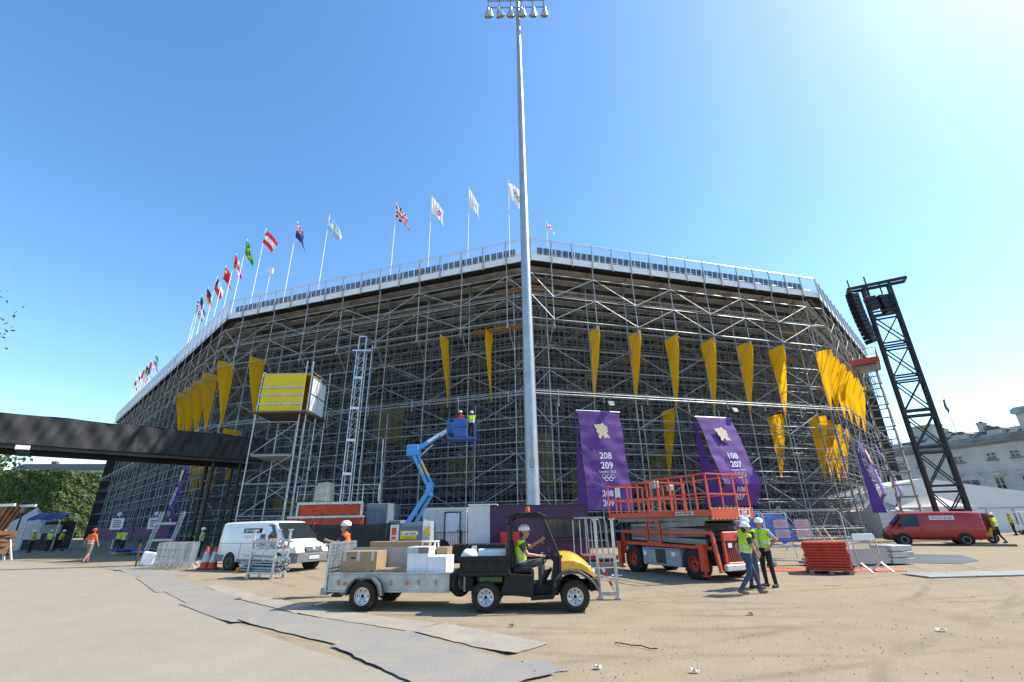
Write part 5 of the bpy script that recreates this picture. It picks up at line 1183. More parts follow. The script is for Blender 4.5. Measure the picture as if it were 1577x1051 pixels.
person('driver in yellow vest and white hard hat seated in the yellow vehicle', (.13, 11.40, .78), -3, 'seat', 'grey', 'grey', 'hivis', 'boot', hi=True, s=.97)

# ---------------------------------------------------------------- trailer with boxes
tl = thing('trailer', 'galvanised two wheel trailer loaded with cardboard and white boxes', 'trailer', (-3.41, 11.5, 0), -8)
wheel(tl, (0, .11, .29), .30, .22, .6, holes=6); wheel(tl, (0, 1.62, .29), .30, .22, .6, out=1, holes=6)
gpan = M('galvanised_sheet', (.43, .45, .46), .4, .65, .18, 3)
b = MB(); b.bb(-.95, 1.92, .22, .26, .36, .72); b.bb(-.95, 1.92, 1.5, 1.54, .36, .72); b.bb(1.88, 1.92, .26, 1.5, .36, .72); b.bb(-.93, 1.9, .24, 1.52, .34, .40); b.bb(-.97, 1.94, .20, .28, .70, .74); b.bb(-.97, 1.94, .205, .27, .34, .38)
b.build('body', gpan, tl, bevel=.006)
b = MB()
for x in (-.7, -.25, .55, 1.2, 1.6): b.tube((x, .19, .58), (x+.02, .19, .48), .012, 6); b.box((x, .2, .56), (.06, .03, .06))
b.build('lashing_hooks', galv2, tl)
for x in (-.55, .93): b = MB(); b.lathe([(.04, .205), (.04, .19), (0, .188)], 12, (x, 0, .52), 'Y'); b.build('reflector', M('amber_reflector', (.75, .22, .02), .3), tl)
pts = [(-.42, .33), (-.36, .50), (-.2, .65), (.2, .66), (.36, .52), (.44, .30)]
for y0, y1 in ((-.02, .22), (1.54, 1.78)): b = MB(); b.prism(pts+[(x*.9, z-.035) for x, z in reversed(pts)], y0, y1, 'Y'); b.build('mudguard', darkgrey, tl, bevel=.006)
# raised ramp of punched mesh at the rear
b = MB()
for k in range(8): b.bar((-1.0-.0*k, .24, .74+k*.078), (-1.0, 1.52, .74+k*.078), .03, .03)
for k in range(13): b.bar((-1.0, .27+k*.103, .40), (-1.0, .27+k*.103, 1.34), .02, .03)
b.bar((-1.0, .24, .36), (-1.0, .24, 1.36), .05, .05); b.bar((-1.0, 1.52, .36), (-1.0, 1.52, 1.36), .05, .05); b.bar((-1.0, .24, 1.36), (-1.0, 1.52, 1.36), .05, .05); b.build('ramp_gate', galv, tl)
b = MB(); b.bar((-.95, .26, .72), (-.78, .26, 1.34), .03, .04); b.bb(-1.12, -.98, .24, 1.5, .28, .42); b.build('gate_stay', galv2, tl)
b = MB(); b.bar((1.9, .45, .40), (2.75, .82, .44), .06, .08); b.bar((1.9, 1.3, .40), (2.75, .86, .44), .06, .08); b.tube((2.7, .84, .44), (3.05, .8, .46), .03, 8); b.box((3.02, .8, .46), (.14, .09, .1)); b.tube((2.45, .62, .9), (2.45, .62, .1), .025, 8); b.tube((2.95, .8, .42), (2.98, .78, .02), .012, 6); b.build('drawbar', galv2, tl)
sp = MB(); sp.lathe([(.17, -.09), (.27, -.09), (.295, -.03), (.295, .03), (.27, .09), (.17, .09), (.17, -.09)], 28, (0, 0, 0), 'X', caps=False); s_ = sp.build('spare_wheel', rubber, tl, smooth=True); s_.location = (2.1, .5, .52); s_.rotation_euler = (0, 0, R(-30))
sp = MB(); sp.lathe([(.17, .0), (.06, .03), (0, .03)], 20, (0, 0, 0), 'X', caps=False); sp.build('rim', chrome, s_)
def W(x, y, z):  # trailer local to world
    a = R(-8); return (-3.41+x*math.cos(a)-y*math.sin(a), 11.5+x*math.sin(a)+y*math.cos(a), z)
def carton(lab, x0, x1, y0, y1, z0, z1, mat, extra=None, name='cardboard_box'):
    t = thing(name, lab, 'box', W((x0+x1)/2, (y0+y1)/2, z0), -8, 'boxes on the trailer')
    w, d, h = x1-x0, y1-y0, z1-z0
    b = MB(); b.bb(-w/2, w/2, -d/2, d/2, 0, h); b.build('carton', mat, t, bevel=.006)
    b = MB(); b.bb(-w/2-.001, w/2+.001, -.03, .03, h, h+.003); b.bb(-w/2-.003, -w/2, -.03, .03, h-.12, h); b.bb(w/2, w/2+.003, -.03, .03, h-.12, h); b.build('tape', M('parcel_tape', (.45, .35, .2), .35) if mat != white else M('grey_tape', (.5, .5, .5), .4), t)
    return t, w, d, h
tape_g = M('grey_tape', (.5, .5, .5), .4); brownp = M('brown_print', (.14, .05, .04), .7)
t, w, d, h = carton('tall brown cardboard box with grey tape strips on the left of the trailer', -.74, .13, .34, .92, .42, 1.18, card)
b = MB()
for x in (-.36, -.02, .33): b.bb(x-.035, x+.035, -d/2-.004, -d/2, h-.2, h)
b.build('tape_strips', tape_g, t)
b = MB(); b.bb(-.2, -.1, -d/2-.003, -d/2, h-.16, h-.12); b.build('hand_hole', blackp, t)
b = MB(); rq = random.Random(3); x_ = -.27
while x_ < .24: ww = rq.uniform(.02, .06); b.bb(x_, x_+ww, -d/2-.003, -d/2, .25, .25+rq.uniform(.05, .08)); x_ += ww+.012
x_ = -.12
while x_ < .2: ww = rq.uniform(.015, .05); b.bb(x_, x_+ww, -d/2-.003, -d/2, .19, .215); x_ += ww+.01
b.build('printed_marks', brownp, t)
b = MB()
for k in range(5): a = k*1.2566; b.box((.33+.035*math.cos(a), -d/2-.002, .3+.035*math.sin(a)), (.035, .003, .035), ry=a)
b.build('stamp_mark', brownp, t)
t, w, d, h = carton('long low brown cardboard box lying in the middle of the trailer', .15, .86, .36, .80, .42, .80, card)
t, w, d, h = carton('large flat grey board panel standing at the back of the trailer', -.80, .92, 1.0, 1.06, .42, 1.235, M('grey_board', (.40, .37, .34), .7, 0, .06, 2), name='board_panel')
t, w, d, h = carton('long brown cardboard box lying on top at the back of the trailer', -.42, 1.08, 1.12, 1.46, 1.12, 1.36, card)
t, w, d, h = carton('white carton with dark label at the right of the load', .86, 1.36, .36, .86, .42, 1.26, white, name='white_box')
b = MB(); b.bb(0, .26, -d/2-.004, -d/2, h-.14, h-.01); b.build('dark_label', M('taupe_label', (.22, .18, .16), .7), t); b = MB(); b.bb(-.26, 0, -d/2-.004, -d/2, h-.14, h-.01); b.bb(-.06, -.055, -d/2-.003, -d/2, 0, h-.15); b.build('pale_label', M('pale_label', (.5, .5, .52), .7), t)
t, w, d, h = carton('bright white lower carton at the front right corner of the trailer', 1.37, 1.80, .32, 1.0, .42, 1.06, white, name='white_box')
t, w, d, h = carton('white carton at the back right, topped by a white folding step', 1.0, 1.3, .9, 1.42, .42, 1.2, white, name='white_box')
t, w, d, h = carton('small brown cardboard box at the front end of the trailer', 1.34, 1.62, 1.05, 1.48, .42, 1.22, card)
t = thing('step_stool', 'small white folding step on top of the white carton', 'stool', W(1.15, 1.15, 1.204), -20, None)
b = MB(); b.bb(-.2, .2, -.12, .12, .13, .16); b.build('top', white, t, bevel=.01)
for x in (-.17, .17): b = MB(); b.bar((x, -.1, 0), (x, -.08, .13), .04, .03); b.bar((x, .1, 0), (x, .08, .13), .04, .03); b.build('leg', white, t)
# ---------------------------------------------------------------- vans: x forward from rear axle, near side y=0, body to y=width
def van_body(parent, mat, st, wid):
    # st: list of (x, zbottom, zbelt, ztop, halfw_bottom, halfw_top)
    c = wid/2; rings = []
    for x, zb, zl, zt, wb, wt in st:
        side = [(c-wb*.94, zb), (c-wb, zb+.10), (c-wb, zl), (c-(wb*.45+wt*.55), (zl*.4+zt*.6)), (c-wt, zt-.08), (c-wt*.86, zt-.015), (c-wt*.45, zt)]
        ring = [(x, y, z) for y, z in side]+[(x, 2*c-y, z) for y, z in reversed(side)]
        rings.append(ring)
    b = MB(); b.loft(rings)
    return b.build('body', mat, parent, smooth=True)
def sidey(z, zl, zt, wb, wt, c):
    if z <= zl: return c-wb
    t = (z-zl)/(zt-zl); k = .6
    return c-(wb+(wb*.45+wt*.55-wb)*min(1, t/k)) if t < k else c-((wb*.45+wt*.55)+(wt-(wb*.45+wt*.55))*min(1, (t-k)/.3))
def panel(name, mat, parent, pts, th=.012):
    b = MB(); n = len(pts); b.add(pts, [tuple(range(n))]); return b.build(name, mat, parent, solid=th)
vw = thing('white_van', 'white panel van parked behind the steel stillage', 'van', (-12.65, 22.4, 0), -24)
vwhite = M('van_white_paint', (.72, .73, .74), .28, 0, .03, 1.5, coat=.3)
c = .985
st = [(-.95, .42, 1.05, 1.90, .93, .84), (-.90, .36, 1.05, 1.965, .97, .865), (-.3, .34, 1.08, 1.99, .985, .875), (1.6, .34, 1.10, 2.0, .985, .875), (2.2, .34, 1.10, 1.985, .985, .87), (2.42, .34, 1.10, 1.93, .985, .86), (2.72, .34, 1.10, 1.62, .98, .84), (3.02, .34, 1.06, 1.30, .975, .82), (3.16, .35, 1.02, 1.19, .97, .80), (3.5, .36, .95, 1.08, .96, .80), (3.72, .38, .88, .98, .93, .77), (3.84, .40, .80, .86, .86, .70)]
van_body(vw, vwhite, st, 1.97)
grey = M('grey_bumper', (.17, .175, .18), .6, 0, .1, 5)
for x in (0, 2.93): wheel(vw, (x, .085, .33), .335, .22, .6, rim=M('grey_wheel', (.25, .26, .27), .5, .3), tread=False, holes=10); wheel(vw, (x, 1.885, .33), .335, .22, .6, rim=M('grey_wheel', (.25, .26, .27)), tread=False, out=1, holes=10)
for x in (0, 2.93):
    for y0, y1 in ((-.006, .30), (1.67, 1.976)):
        b = MB(); b.lathe([(0, y0), (.40, y0), (.40, y1), (0, y1)], 24, (x, 0, .36), 'Y'); b.build('wheel_arch', blackp, vw)
    b = MB()
    for k in range(12):
        a0, a1 = math.pi*k/12, math.pi*(k+1)/12
        b.add([(x+r*math.cos(a), -.02, .36+r*math.sin(a)) for a in (a0, a1) for r in (.39, .44)], [(0, 1, 3, 2)])
    b.build('arch_trim', vwhite, vw, solid=.02)
b = MB(); b.bb(.42, 2.5, -.015, .03, .33, .46); b.bb(-.99, -.42, -.02, .06, .36, .62); b.bb(-1.02, -.93, .05, 1.92, .36, .62); b.build('lower_trim', grey, vw, bevel=.012)
bm_ = MB(); bm_.loft([[(3.34, -.01, .34), (3.34, -.01, .70), (3.34, 1.98, .70), (3.34, 1.98, .34)], [(3.70, .04, .32), (3.70, .04, .72), (3.70, 1.93, .72), (3.70, 1.93, .32)], [(3.88, .16, .34), (3.90, .16, .70), (3.90, 1.81, .70), (3.88, 1.81, .34)], [(3.95, .45, .36), (3.96, .45, .66), (3.96, 1.52, .66), (3.95, 1.52, .36)]]); bm_.build('front_bumper', grey, vw, smooth=True)
panel('windscreen', glass, vw, [(2.46, .20, 1.91), (2.46, 1.77, 1.91), (3.09, 1.84, 1.255), (3.09, .13, 1.255)])
panel('door_window', glass, vw, [(1.66, -.004, 1.17), (2.62, .0, 1.17), (2.72, .03, 1.30), (2.32, .10, 1.84), (1.66, .10, 1.84)], .01)
b = MB()
for x in (.55, 1.55, 2.66): b.bb(x-.006, x+.006, -.008, .0, .5, 1.12)
b.bb(-.9, 2.9, -.007, .0, 1.085, 1.10); b.bb(1.62, 1.76, -.03, -.0, .98, 1.03); b.build('door_gaps', M('door_gap', (.12, .12, .12), .6), vw)
b = MB(); b.box((2.62, -.16, 1.28), (.12, .2, .3)); b.bar((2.64, .0, 1.2), (2.63, -.1, 1.24), .04, .06); b.build('mirror', blackp, vw, bevel=.03)
b = MB(); b.box((2.62, 2.13, 1.28), (.12, .2, .3)); b.bar((2.64, 1.97, 1.2), (2.63, 2.07, 1.24), .04, .06); b.build('mirror', blackp, vw, bevel=.03)
b = MB(); b.loft([[(3.855, .52, .74), (3.85, .52, .93), (3.85, 1.45, .93), (3.855, 1.45, .74)], [(3.90, .56, .74), (3.88, .56, .90), (3.88, 1.41, .90), (3.90, 1.41, .74)]]); gr_ = b.build('grille', blackp, vw)
for z in (.775, .825, .875): b = MB(); b.bb(3.885, 3.925, .56, 1.41, z-.012, z+.012); b.build('grille_slat', alu, gr_)
b = MB(); b.lathe([(.07, 3.93), (.05, 3.95), (0, 3.952)], 16, (0, .985, .83), 'X'); b.v = [(x, .985+(y-.985)*1.5, z) for x, y, z in b.v]; b.build('badge', alu, gr_)
for y0, y1 in ((.10, .50), (1.47, 1.87)):
    o = panel('headlight', M('lens', (.6, .62, .62)), vw, [(3.70, y0 if y0 < 1 else y1, 1.0), (3.74, y1 if y0 < 1 else y0, .97), (3.90, y1 if y0 < 1 else y0, .72), (3.82, (y0 if y0 < 1 else y1), .70)], .03)
b = MB(); b.bb(3.965, 3.98, .72, 1.25, .46, .58); b.build('number_plate', white, vw); text('plate_lettering', 'HG51 KXB', .10, blackp, vw, (3.982, .985, .485), (R(90), 0, R(90)), .001)
panel('sign_patch', blackp, vw, [(.54, .034, 1.51), (1.70, .034, 1.51), (1.70, .062, 1.70), (.54, .062, 1.70)], .006)
panel('green_patch', M('green_print', (.02, .28, .14), .5), vw, [(.54, .030, 1.51), (.80, .030, 1.51), (.80, .058, 1.70), (.54, .058, 1.70)], .004)
text('lettering', 'enterprise', .20, white, vw, (1.14, .028, 1.555), (R(82), 0, 0), .003)
b = MB(); b.bb(.68, 1.2, .018, .05, 1.38, 1.405); b.build('printed_marks', M('grey_green_print', (.35, .45, .42), .5), vw); b = MB(); b.bb(.68, 1.3, .015, .05, 1.31, 1.335); b.build('printed_marks', M('grey_green_print', (.35, .45, .42), .5), vw)

# red van, front towards the left: built with x forward, placed turned round; seen side is y=1.9
vr = thing('red_van', 'dark red panel van parked by the white tent at right', 'van', (25.84, 33.88, 0), 150)
vred = M('van_red_paint', (.38, .010, .014), .3, 0, .06, 1.5, coat=.3)
# local: front axle at x=0 when turned by 150 deg -> forward is -X world; near side is y=0 mirrored, so body spans y -1.9..0
st = [(-4.05, .42, 1.0, 1.86, .88, .78), (-4.0, .34, 1.0, 1.93, .94, .80), (-3.0, .32, 1.03, 1.97, .95, .81), (-1.2, .32, 1.03, 1.97, .95, .81), (-.5, .32, 1.03, 1.95, .95, .81), (-.28, .32, 1.03, 1.88, .95, .80), (.12, .32, 1.02, 1.46, .94, .78), (.36, .32, 1.0, 1.22, .935, .77), (.5, .33, .98, 1.13, .93, .76), (.72, .36, .90, 1.0, .90, .72), (.84, .40, .78, .84, .84, .66)]
van_body(vr, vred, st, 1.9)
vrb = [o for o in vr.children if o.name.startswith('body')][0]
for x in (0, -3.0): wheel(vr, (x, 1.825, .32), .325, .21, .6, tread=False, out=1, holes=8); wheel(vr, (x, .12, .32), .325, .21, .6, tread=False, holes=8)
for x in (0, -3.0):
    for y0, y1 in ((1.6, 1.906), (-.006, .3)): b = MB(); b.lathe([(0, y0), (.39, y0), (.39, y1), (0, y1)], 24, (x, 0, .34), 'Y'); b.build('wheel_arch', blackp, vr)
b = MB(); b.bb(.5, .90, .05, 1.85, .30, .62); b.bb(.3, .6, 1.86, 1.92, .32, .62); b.build('front_bumper', blackp, vr, bevel=.03)
b = MB(); b.bb(-4.2, -3.98, .08, 1.82, .34, .52); b.bb(-2.5, -.5, 1.895, 1.915, .40, .46); b.build('lower_trim', blackp, vr, bevel=.01)
panel('windscreen', glass, vr, [(-.22, .2, 1.86), (-.22, 1.7, 1.86), (.40, 1.78, 1.22), (.40, .12, 1.22)])
panel('door_window', glass, vr, [(-.98, 1.905, 1.10), (.05, 1.905, 1.10), (.14, 1.89, 1.25), (-.28, 1.82, 1.78), (-.98, 1.80, 1.80)])
b = MB()
for x in (-1.1, .1, -2.35): b.bb(x-.006, x+.006, 1.90, 1.908, .45, 1.05)
b.bb(-3.9, .3, 1.898, 1.907, 1.0, 1.012); b.bb(-1.05, -.92, 1.9, 1.93, .92, .97); b.build('door_gaps', M('dark_red_gap', (.06, .01, .01), .6), vr)
b = MB(); b.box((.05, 2.02, 1.22), (.14, .2, .22)); b.bar((.05, 1.9, 1.16), (.05, 1.96, 1.2), .03, .05); b.build('mirror', blackp, vr, bevel=.03)
panel('headlight', M('lens', (.6, .62, .62)), vr, [(.62, 1.84, 1.0), (.80, 1.55, .98), (.88, 1.55, .80), (.74, 1.84, .76)], .03)
b = MB(); b.bb(-2.75, -1.55, 1.825, 1.85, 1.48, 1.72); b.build('sign_patch', white, vr); rq = random.Random(8)
for z_ in (1.53, 1.62):
    x_ = -2.68; b = MB()
    while x_ < -1.65: ww = rq.uniform(.04, .12); b.bb(x_, min(-1.6, x_+ww), 1.85, 1.853, z_, z_+.05); x_ += ww+.03
    b.build('printed_marks', darkgrey, vr)
b = MB(); b.bb(-4.08, -4.04, 1.70, 1.84, .75, 1.25); b.build('tail_light', M('tail_red', (.5, .02, .02), .2), vr)

# vehicle with open chevron tail behind the red van
cv = thing('chevron_tail_truck', 'rear of a dark vehicle with red and yellow chevrons behind the red van', 'truck', (29.3, 33.4, 0), -30)
b = MB(); b.prism([(0, .5), (2.2, .5), (2.2, 1.85), (.4, 1.85), (.3, 1.25), (0, 1.25)], .2, 1.9, 'Y'); b.build('body', M('dark_van_red', (.14, .012, .015), .4), cv, bevel=.05)
b = MB(); b.bb(.05, .9, .12, .2, 1.0, 2.15); b.build('open_door', blackp, cv, bevel=.02)
b = MB()
for k in range(5): b.prism([(.0+k*.4, .5), (.2+k*.4, .5), (.4+k*.4, .95), (.2+k*.4, .95)], .17, .195, 'Y', mi=k % 2)
b.build('chevrons', [M('chevron_yellow', (.7, .62, .02), .5), M('chevron_red', (.5, .02, .02), .5)], cv)
for x in (.4, 1.8): wheel(cv, (x, .32, .32), .32, .2, .6, tread=False)
b = MB(); b.lathe([(.05, 1.85), (.05, 2.0), (0, 2.02)], 10, (1.0, .6, 0)); b.build('beacon', M('amber_beacon', (.75, .16, .02)), cv)
gb = thing('white_buggy', 'white roofed buggy at the far right edge', 'buggy', (47.0, 45.2, 0), -30)
b = MB(); b.bb(-1.2, 1.2, -.6, .6, .3, .8); b.build('body', white, gb, bevel=.08); b = MB(); b.bb(-1.0, .9, -.65, .65, 1.85, 1.93); b.build('roof', white, gb, bevel=.03)
for x in (-.9, .8):
    for y in (-.55, .55): b = MB(); b.tube((x, y, .8), (x, y, 1.86), .025, 6); b.build('roof_post', blackm, gb); wheel(gb, (x, y, .23), .23, .16, .5, tread=False)

# ---------------------------------------------------------------- red scissor lift
sl = thing('scissor_lift', 'red diesel scissor lift with folded arms and railed platform', 'scissor lift', (5.62, 16.17, 0), -64.4)
redw = M('red_wheel', (.50, .045, .02), .5, 0, .15, 6)
for x in (0, -2.95):
    wheel(sl, (x, .17, .44), .44, .36, .52, rim=redw, out=-1, holes=6); wheel(sl, (x, 1.75, .44), .44, .36, .52, rim=redw, out=1, holes=6)
sgrey = M('lift_grey', (.235, .235, .22), .5, .1, .15, 3); dgm = M('lift_dark', (.04, .04, .042), .6)
b = MB(); b.bb(-3.5, .85, .42, 1.5, .40, .78); b.bb(-3.3, .7, .35, 1.57, .78, 1.0); b.tube((0, .3, .44), (0, 1.6, .44), .1, 8); b.tube((-2.95, .3, .44), (-2.95, 1.6, .44), .1, 8); b.build('chassis', dgm, sl)
b = MB(); b.bb(-2.42, -.55, .02, .5, .30, .86); b.build('equipment_box', M('lift_light_grey', (.30, .32, .33), .5, 0, .1, 3), sl, bevel=.02)
b = MB(); b.bb(-1.72, -1.25, .0, .03, .38, .82); b.build('dark_panel', dgm, sl); b = MB(); b.bb(-.95, -.78, .0, .03, .62, .74); b.bb(-2.35, -2.2, .008, .03, .60, .72); b.build('label_patch', white, sl); b = MB(); b.bb(-2.42, -.55, .008, .03, .80, .825); b.build('purple_stripe', M('purple_line', (.15, .08, .35), .5), sl)
b = MB(); b.bar((-3.45, .05, .98), (.75, .05, .92), .07, .09); b.bar((-3.5, .06, 1.36), (.85, .06, 1.36), .07, .09); b.bar((-3.45, .05, .6), (-3.45, .05, 1.36), .09, .09); b.bar((.85, .06, 1.36), (1.0, .06, .25), .09, .09); b.bar((-3.5, 1.86, 1.36), (.85, 1.86, 1.36), .07, .09); b.build('side_rail', redp, sl)
b = MB()
for x in (-2.0, -1.35): b.bar((x, .0, .98), (x, -.0, 1.72), .06, .06)
b.bar((-2.0, 0, 1.72), (-1.35, 0, 1.72), .06, .06); b.bar((-2.0, 0, 1.02), (-1.35, 0, 1.02), .06, .06); b.build('ladder', redp, sl)
for x in (.5, -3.55):
    for y in (-.06, 1.98):
        b = MB(); b.box((x, y, .62), (.19, .19, .72)); b.box((x, y, .99), (.26, .24, .07)); b.tube((x, y, .3), (x, y, .14), .05, 8); b.lathe([(.13, .12), (.13, .16), (0, .17)], 12, (x, y, 0)); b.build('jack_leg', redp, sl, bevel=.012)
b = MB(); b.bb(.95, 1.05, .3, 1.7, 1.12, 1.38); b.bb(.95, 1.03, .3, .4, .45, 1.12); b.bb(.95, 1.03, 1.6, 1.7, .45, 1.12); b.bb(.95, 1.03, .4, 1.6, .45, .52); b.build('front_guard', redp, sl, bevel=.015)
b = MB()
for k in range(15): b.bb(.97, .99, .42+k*.08, .45+k*.08, .52, 1.12)
for k in range(8): b.bb(.965, .972, .4, 1.6, .56+k*.075, .575+k*.075)
b.bb(.94, .96, .4, 1.6, .5, 1.12); b.build('grille', M('dull_red_mesh', (.28, .055, .045), .6), sl)
b = MB(); b.bb(1.0, 1.15, .18, 1.85, .30, .47); b.build('bumper', M('bumper_grey', (.52, .52, .5), .5, .2), sl, bevel=.02)
b = MB(); b.bb(1.052, 1.056, .45, .62, .93, 1.06); b.bb(1.052, 1.056, 1.45, 1.62, .97, 1.1); b.build('label_patch', white, sl); text('lettering', 'SKYJACK', .11, dgm, sl, (1.053, 1.0, 1.2), (R(90), 0, R(90)), .001)
# folded scissor pack: stacked arms
for k in range(4):
    z = 1.12+k*.155
    for y in (.24, 1.6):
        b = MB(); tilt = .05*(1 if k % 2 else -1); b.bar((-3.15, y, z-tilt), (.45, y, z+tilt), .10, .17); b.build('scissor_arm', sgrey, sl, bevel=.01)
    for x_ in (-1.4, .42, -3.1): b = MB(); b.tube((x_, .22, z), (x_, 1.64, z), .048, 8); b.build('pivot_tube', dgm, sl)
b = MB(); b.bb(-2.9, .3, .4, 1.5, 1.1, 1.6); b.build('hydraulics', dgm, sl, bevel=.05)
text('lettering', 'SKYJACK', .14, M('blue_print', (.05, .10, .35), .5), sl, (-.7, .185, 1.24), (R(90), 0, 0), .002)
# platform
b = MB(); b.bb(-4.25, .95, .08, 1.85, 1.84, 1.93); b.bb(-3.9, .7, .18, 1.75, 1.70, 1.84); b.build('platform_deck', sgrey, sl, bevel=.01)
b = MB(); b.bb(-4.28, .98, .05, .08, 1.86, 2.02); b.bb(-4.28, .98, 1.85, 1.88, 1.86, 2.02); b.bb(-4.31, -4.28, .05, 1.88, 1.78, 2.02); b.build('toe_board', redp, sl)
b = MB(); b.bb(.98, 1.02, .02, 1.9, 1.74, 2.08); b.build('end_plate', redp, sl, bevel=.006)
b = MB()
for k in range(22):
    for z in (1.745, 2.05): b.prism([(.02+k*.085, z), (.065+k*.085, z), (.085+k*.085, z+.03), (.04+k*.085, z+.03)], 1.021, 1.025, 'X', mi=k % 2)
b.build('hazard_strip', [M('hazard_yellow', (.75, .55, .03), .5), dgm], sl)
b = MB(); b.bb(1.022, 1.027, 1.2, 1.72, 1.80, 2.04); b.build('sign_patch', white, sl)
b = MB(); b.bb(1.028, 1.031, 1.24, 1.68, 1.87, 2.02); b.build('red_logo_patch', M('logo_red', (.6, .02, .02), .5), sl); text('lettering', 'LW', .15, white, sl, (1.033, 1.46, 1.89), (R(90), 0, R(90)), .001, bold=.006); text('lettering', 'Lifting', .05, dgm, sl, (1.03, 1.46, 1.815), (R(90), 0, R(90)), .001)
b = MB(); b.bb(-.55, .25, .044, .05, 1.89, 1.99); b.build('sign_patch', offwhite, sl); b = MB(); rq = random.Random(6); x_ = -.5
while x_ < .15: ww = rq.uniform(.04, .08); b.bb(x_, x_+ww, .041, .044, 1.915, 1.965); x_ += ww+.025
b.build('printed_marks', dgm, sl)
posts = [-4.25, -3.75, -3.0, -2.4, -1.85, -1.3, -.7, -.1, .45, .95]
for y in (.06, 1.87):
    for k, x in enumerate(posts):
        b = MB(); b.bar((x, y, 1.93), (x, y, 3.10 if x > -2 else 3.04), .045, .045); b.build('rail_post', redp, sl)
    b = MB(); b.bar((-4.25, y, 3.04), (-1.85, y, 3.04), .05, .05); b.bar((-1.85, y, 3.10), (.95, y, 3.12), .05, .05); b.bar((-4.25, y, 2.5), (.95, y, 2.52), .04, .04); b.build('guard_rail', redp, sl)
for x in (-4.25, .95, -1.9):
    b = MB(); b.bar((x, .06, 3.07 if x < 0 else 3.12), (x, 1.87, 3.07 if x < 0 else 3.12), .05, .05); b.bar((x, .06, 2.5), (x, 1.87, 2.5), .045, .045)
    for y in (.66, 1.26): b.bar((x, y, 2.5 if x > 0 else 1.95), (x, y, 3.08), .035, .035)
    b.build('guard_rail', redp, sl)
b = MB(); b.bb(-3.72, -3.40, .035, .04, 2.62, 2.98); b.build('notice_sheet', white, sl); b = MB(); b.box((-1.6, .2, 2.95), (.3, .25, .25)); b.box((-.9, .3, 2.8), (.2, .2, .2)); b.build('control_box', M('control_grey', (.35, .33, .28), .5), sl, bevel=.02)

# ---------------------------------------------------------------- blue articulated boom lift
bl_ = thing('boom_lift', 'blue articulated boom lift with grey turret raising two workers', 'boom lift', (-5.6, 28, 0), 0)
blue = M('sky_blue_paint', (.035, .26, .60), .35, 0, .06, 3, coat=.3); dblue = M('basket_blue', (.02, .10, .36), .4)
tg = M('turret_grey', (.14, .15, .16), .45, 0, .08, 3); tg2 = M('turret_light_grey', (.42, .43, .44), .45)
b = MB(); b.bb(-1.0, 1.5, -.8, .8, .42, .70); b.build('chassis', tg, bl_, bevel=.03)
for x in (-.6, 1.35):
    for y in (-.95, .95): wheel(bl_, (x, y, .45), .45, .32, .5, out=-1 if y < 0 else 1)
b = MB(); b.loft([[(-1.05, -.9, .74), (-1.05, -.9, 1.55), (-1.0, -.75, 1.78), (-1.0, .75, 1.78), (-1.05, .9, 1.55), (-1.05, .9, .74)], [(.55, -.95, .74), (.55, -.95, 1.65), (.55, -.8, 1.92), (.55, .8, 1.92), (.55, .95, 1.65), (.55, .95, .74)]]); b.build('turret_cowl', tg, bl_, smooth=True)
b = MB(); b.loft([[(.56, -.95, .74), (.56, -.95, 1.65), (.56, -.8, 1.94), (.56, .8, 1.94), (.56, .95, 1.65), (.56, .95, .74)], [(.95, -.88, .76), (.98, -.88, 1.6), (.92, -.74, 1.9), (.92, .74, 1.9), (.98, .88, 1.6), (.95, .88, .76)]]); b.build('counterweight', tg2, bl_, smooth=True)
b = MB(); b.box((-.15, -.935, 1.22), (.98, .01, .42)); b.build('decal', M('hazard_yellow', (.75, .55, .03)), bl_)
b = MB(); b.box((-.10, -.945, 1.30), (.84, .01, .18)); b.build('decal', white, bl_); text('lettering', 'Easi UpLifts', .13, blackp, bl_, (-.10, -.952, 1.245), (R(90), 0, 0), .001, bold=.004); text('lettering', 'ACCESS PLATFORMS', .065, blackp, bl_, (-.15, -.943, 1.06), (R(90), 0, 0), .001)
b = MB(); b.box((.80, -.915, 1.35), (.24, .02, .5)); b.build('decal', M('hazard_yellow', (.75, .55, .03)), bl_)
def arm(name, p, q, w, h, mat): b = MB(); b.bar(p, q, w, h); return b.build(name, mat, bl_, bevel=.02)
arm('lower_arm', (-.55, -.14, 1.7), (.62, -.14, 3.5), .14, .25, blue); arm('lower_arm', (-.1, .18, 1.75), (.80, .18, 3.4), .1, .2, blue)
b = MB(); b.box((.66, 0, 3.65), (.34, .5, .75), ry=.15); b.tube((.6, -.3, 3.45), (.6, .3, 3.45), .07, 10); b.tube((.5, -.3, 3.95), (.5, .3, 3.95), .07, 10); b.build('knuckle', blue, bl_, bevel=.03)
arm('middle_arm', (.58, -.14, 3.8), (-.50, -.14, 5.85), .13, .19, blue); arm('middle_arm', (.80, -.10, 3.95), (-.25, -.10, 5.85), .12, .15, blue)
b = MB(); b.bar((.62, -.215, 4.35), (.15, -.215, 5.22), .015, .09); b.build('decal', M('hazard_yellow', (.75, .55, .03)), bl_)
b = MB(); b.bar((.05, -.225, 5.0), (.32, -.225, 4.5), .01, .05); b.build('decal', M('hazard_yellow', (.75, .55, .03)), bl_)
b = MB(); b.box((-.42, 0, 5.85), (.72, .45, .66), ry=-.05); b.build('elbow_box', blue, bl_, bevel=.04)
arm('upper_arm', (-.2, 0, 5.9), (1.15, 0, 6.75), .22, .27, blue); arm('telescopic_arm', (1.1, 0, 6.72), (1.9, 0, 7.2), .2, .22, M('boom_white', (.6, .62, .63), .4))
arm('lift_ram', (.05, 0, 5.55), (.75, 0, 6.2), .1, .1, M('ram_grey', (.3, .3, .3), .3, .6))
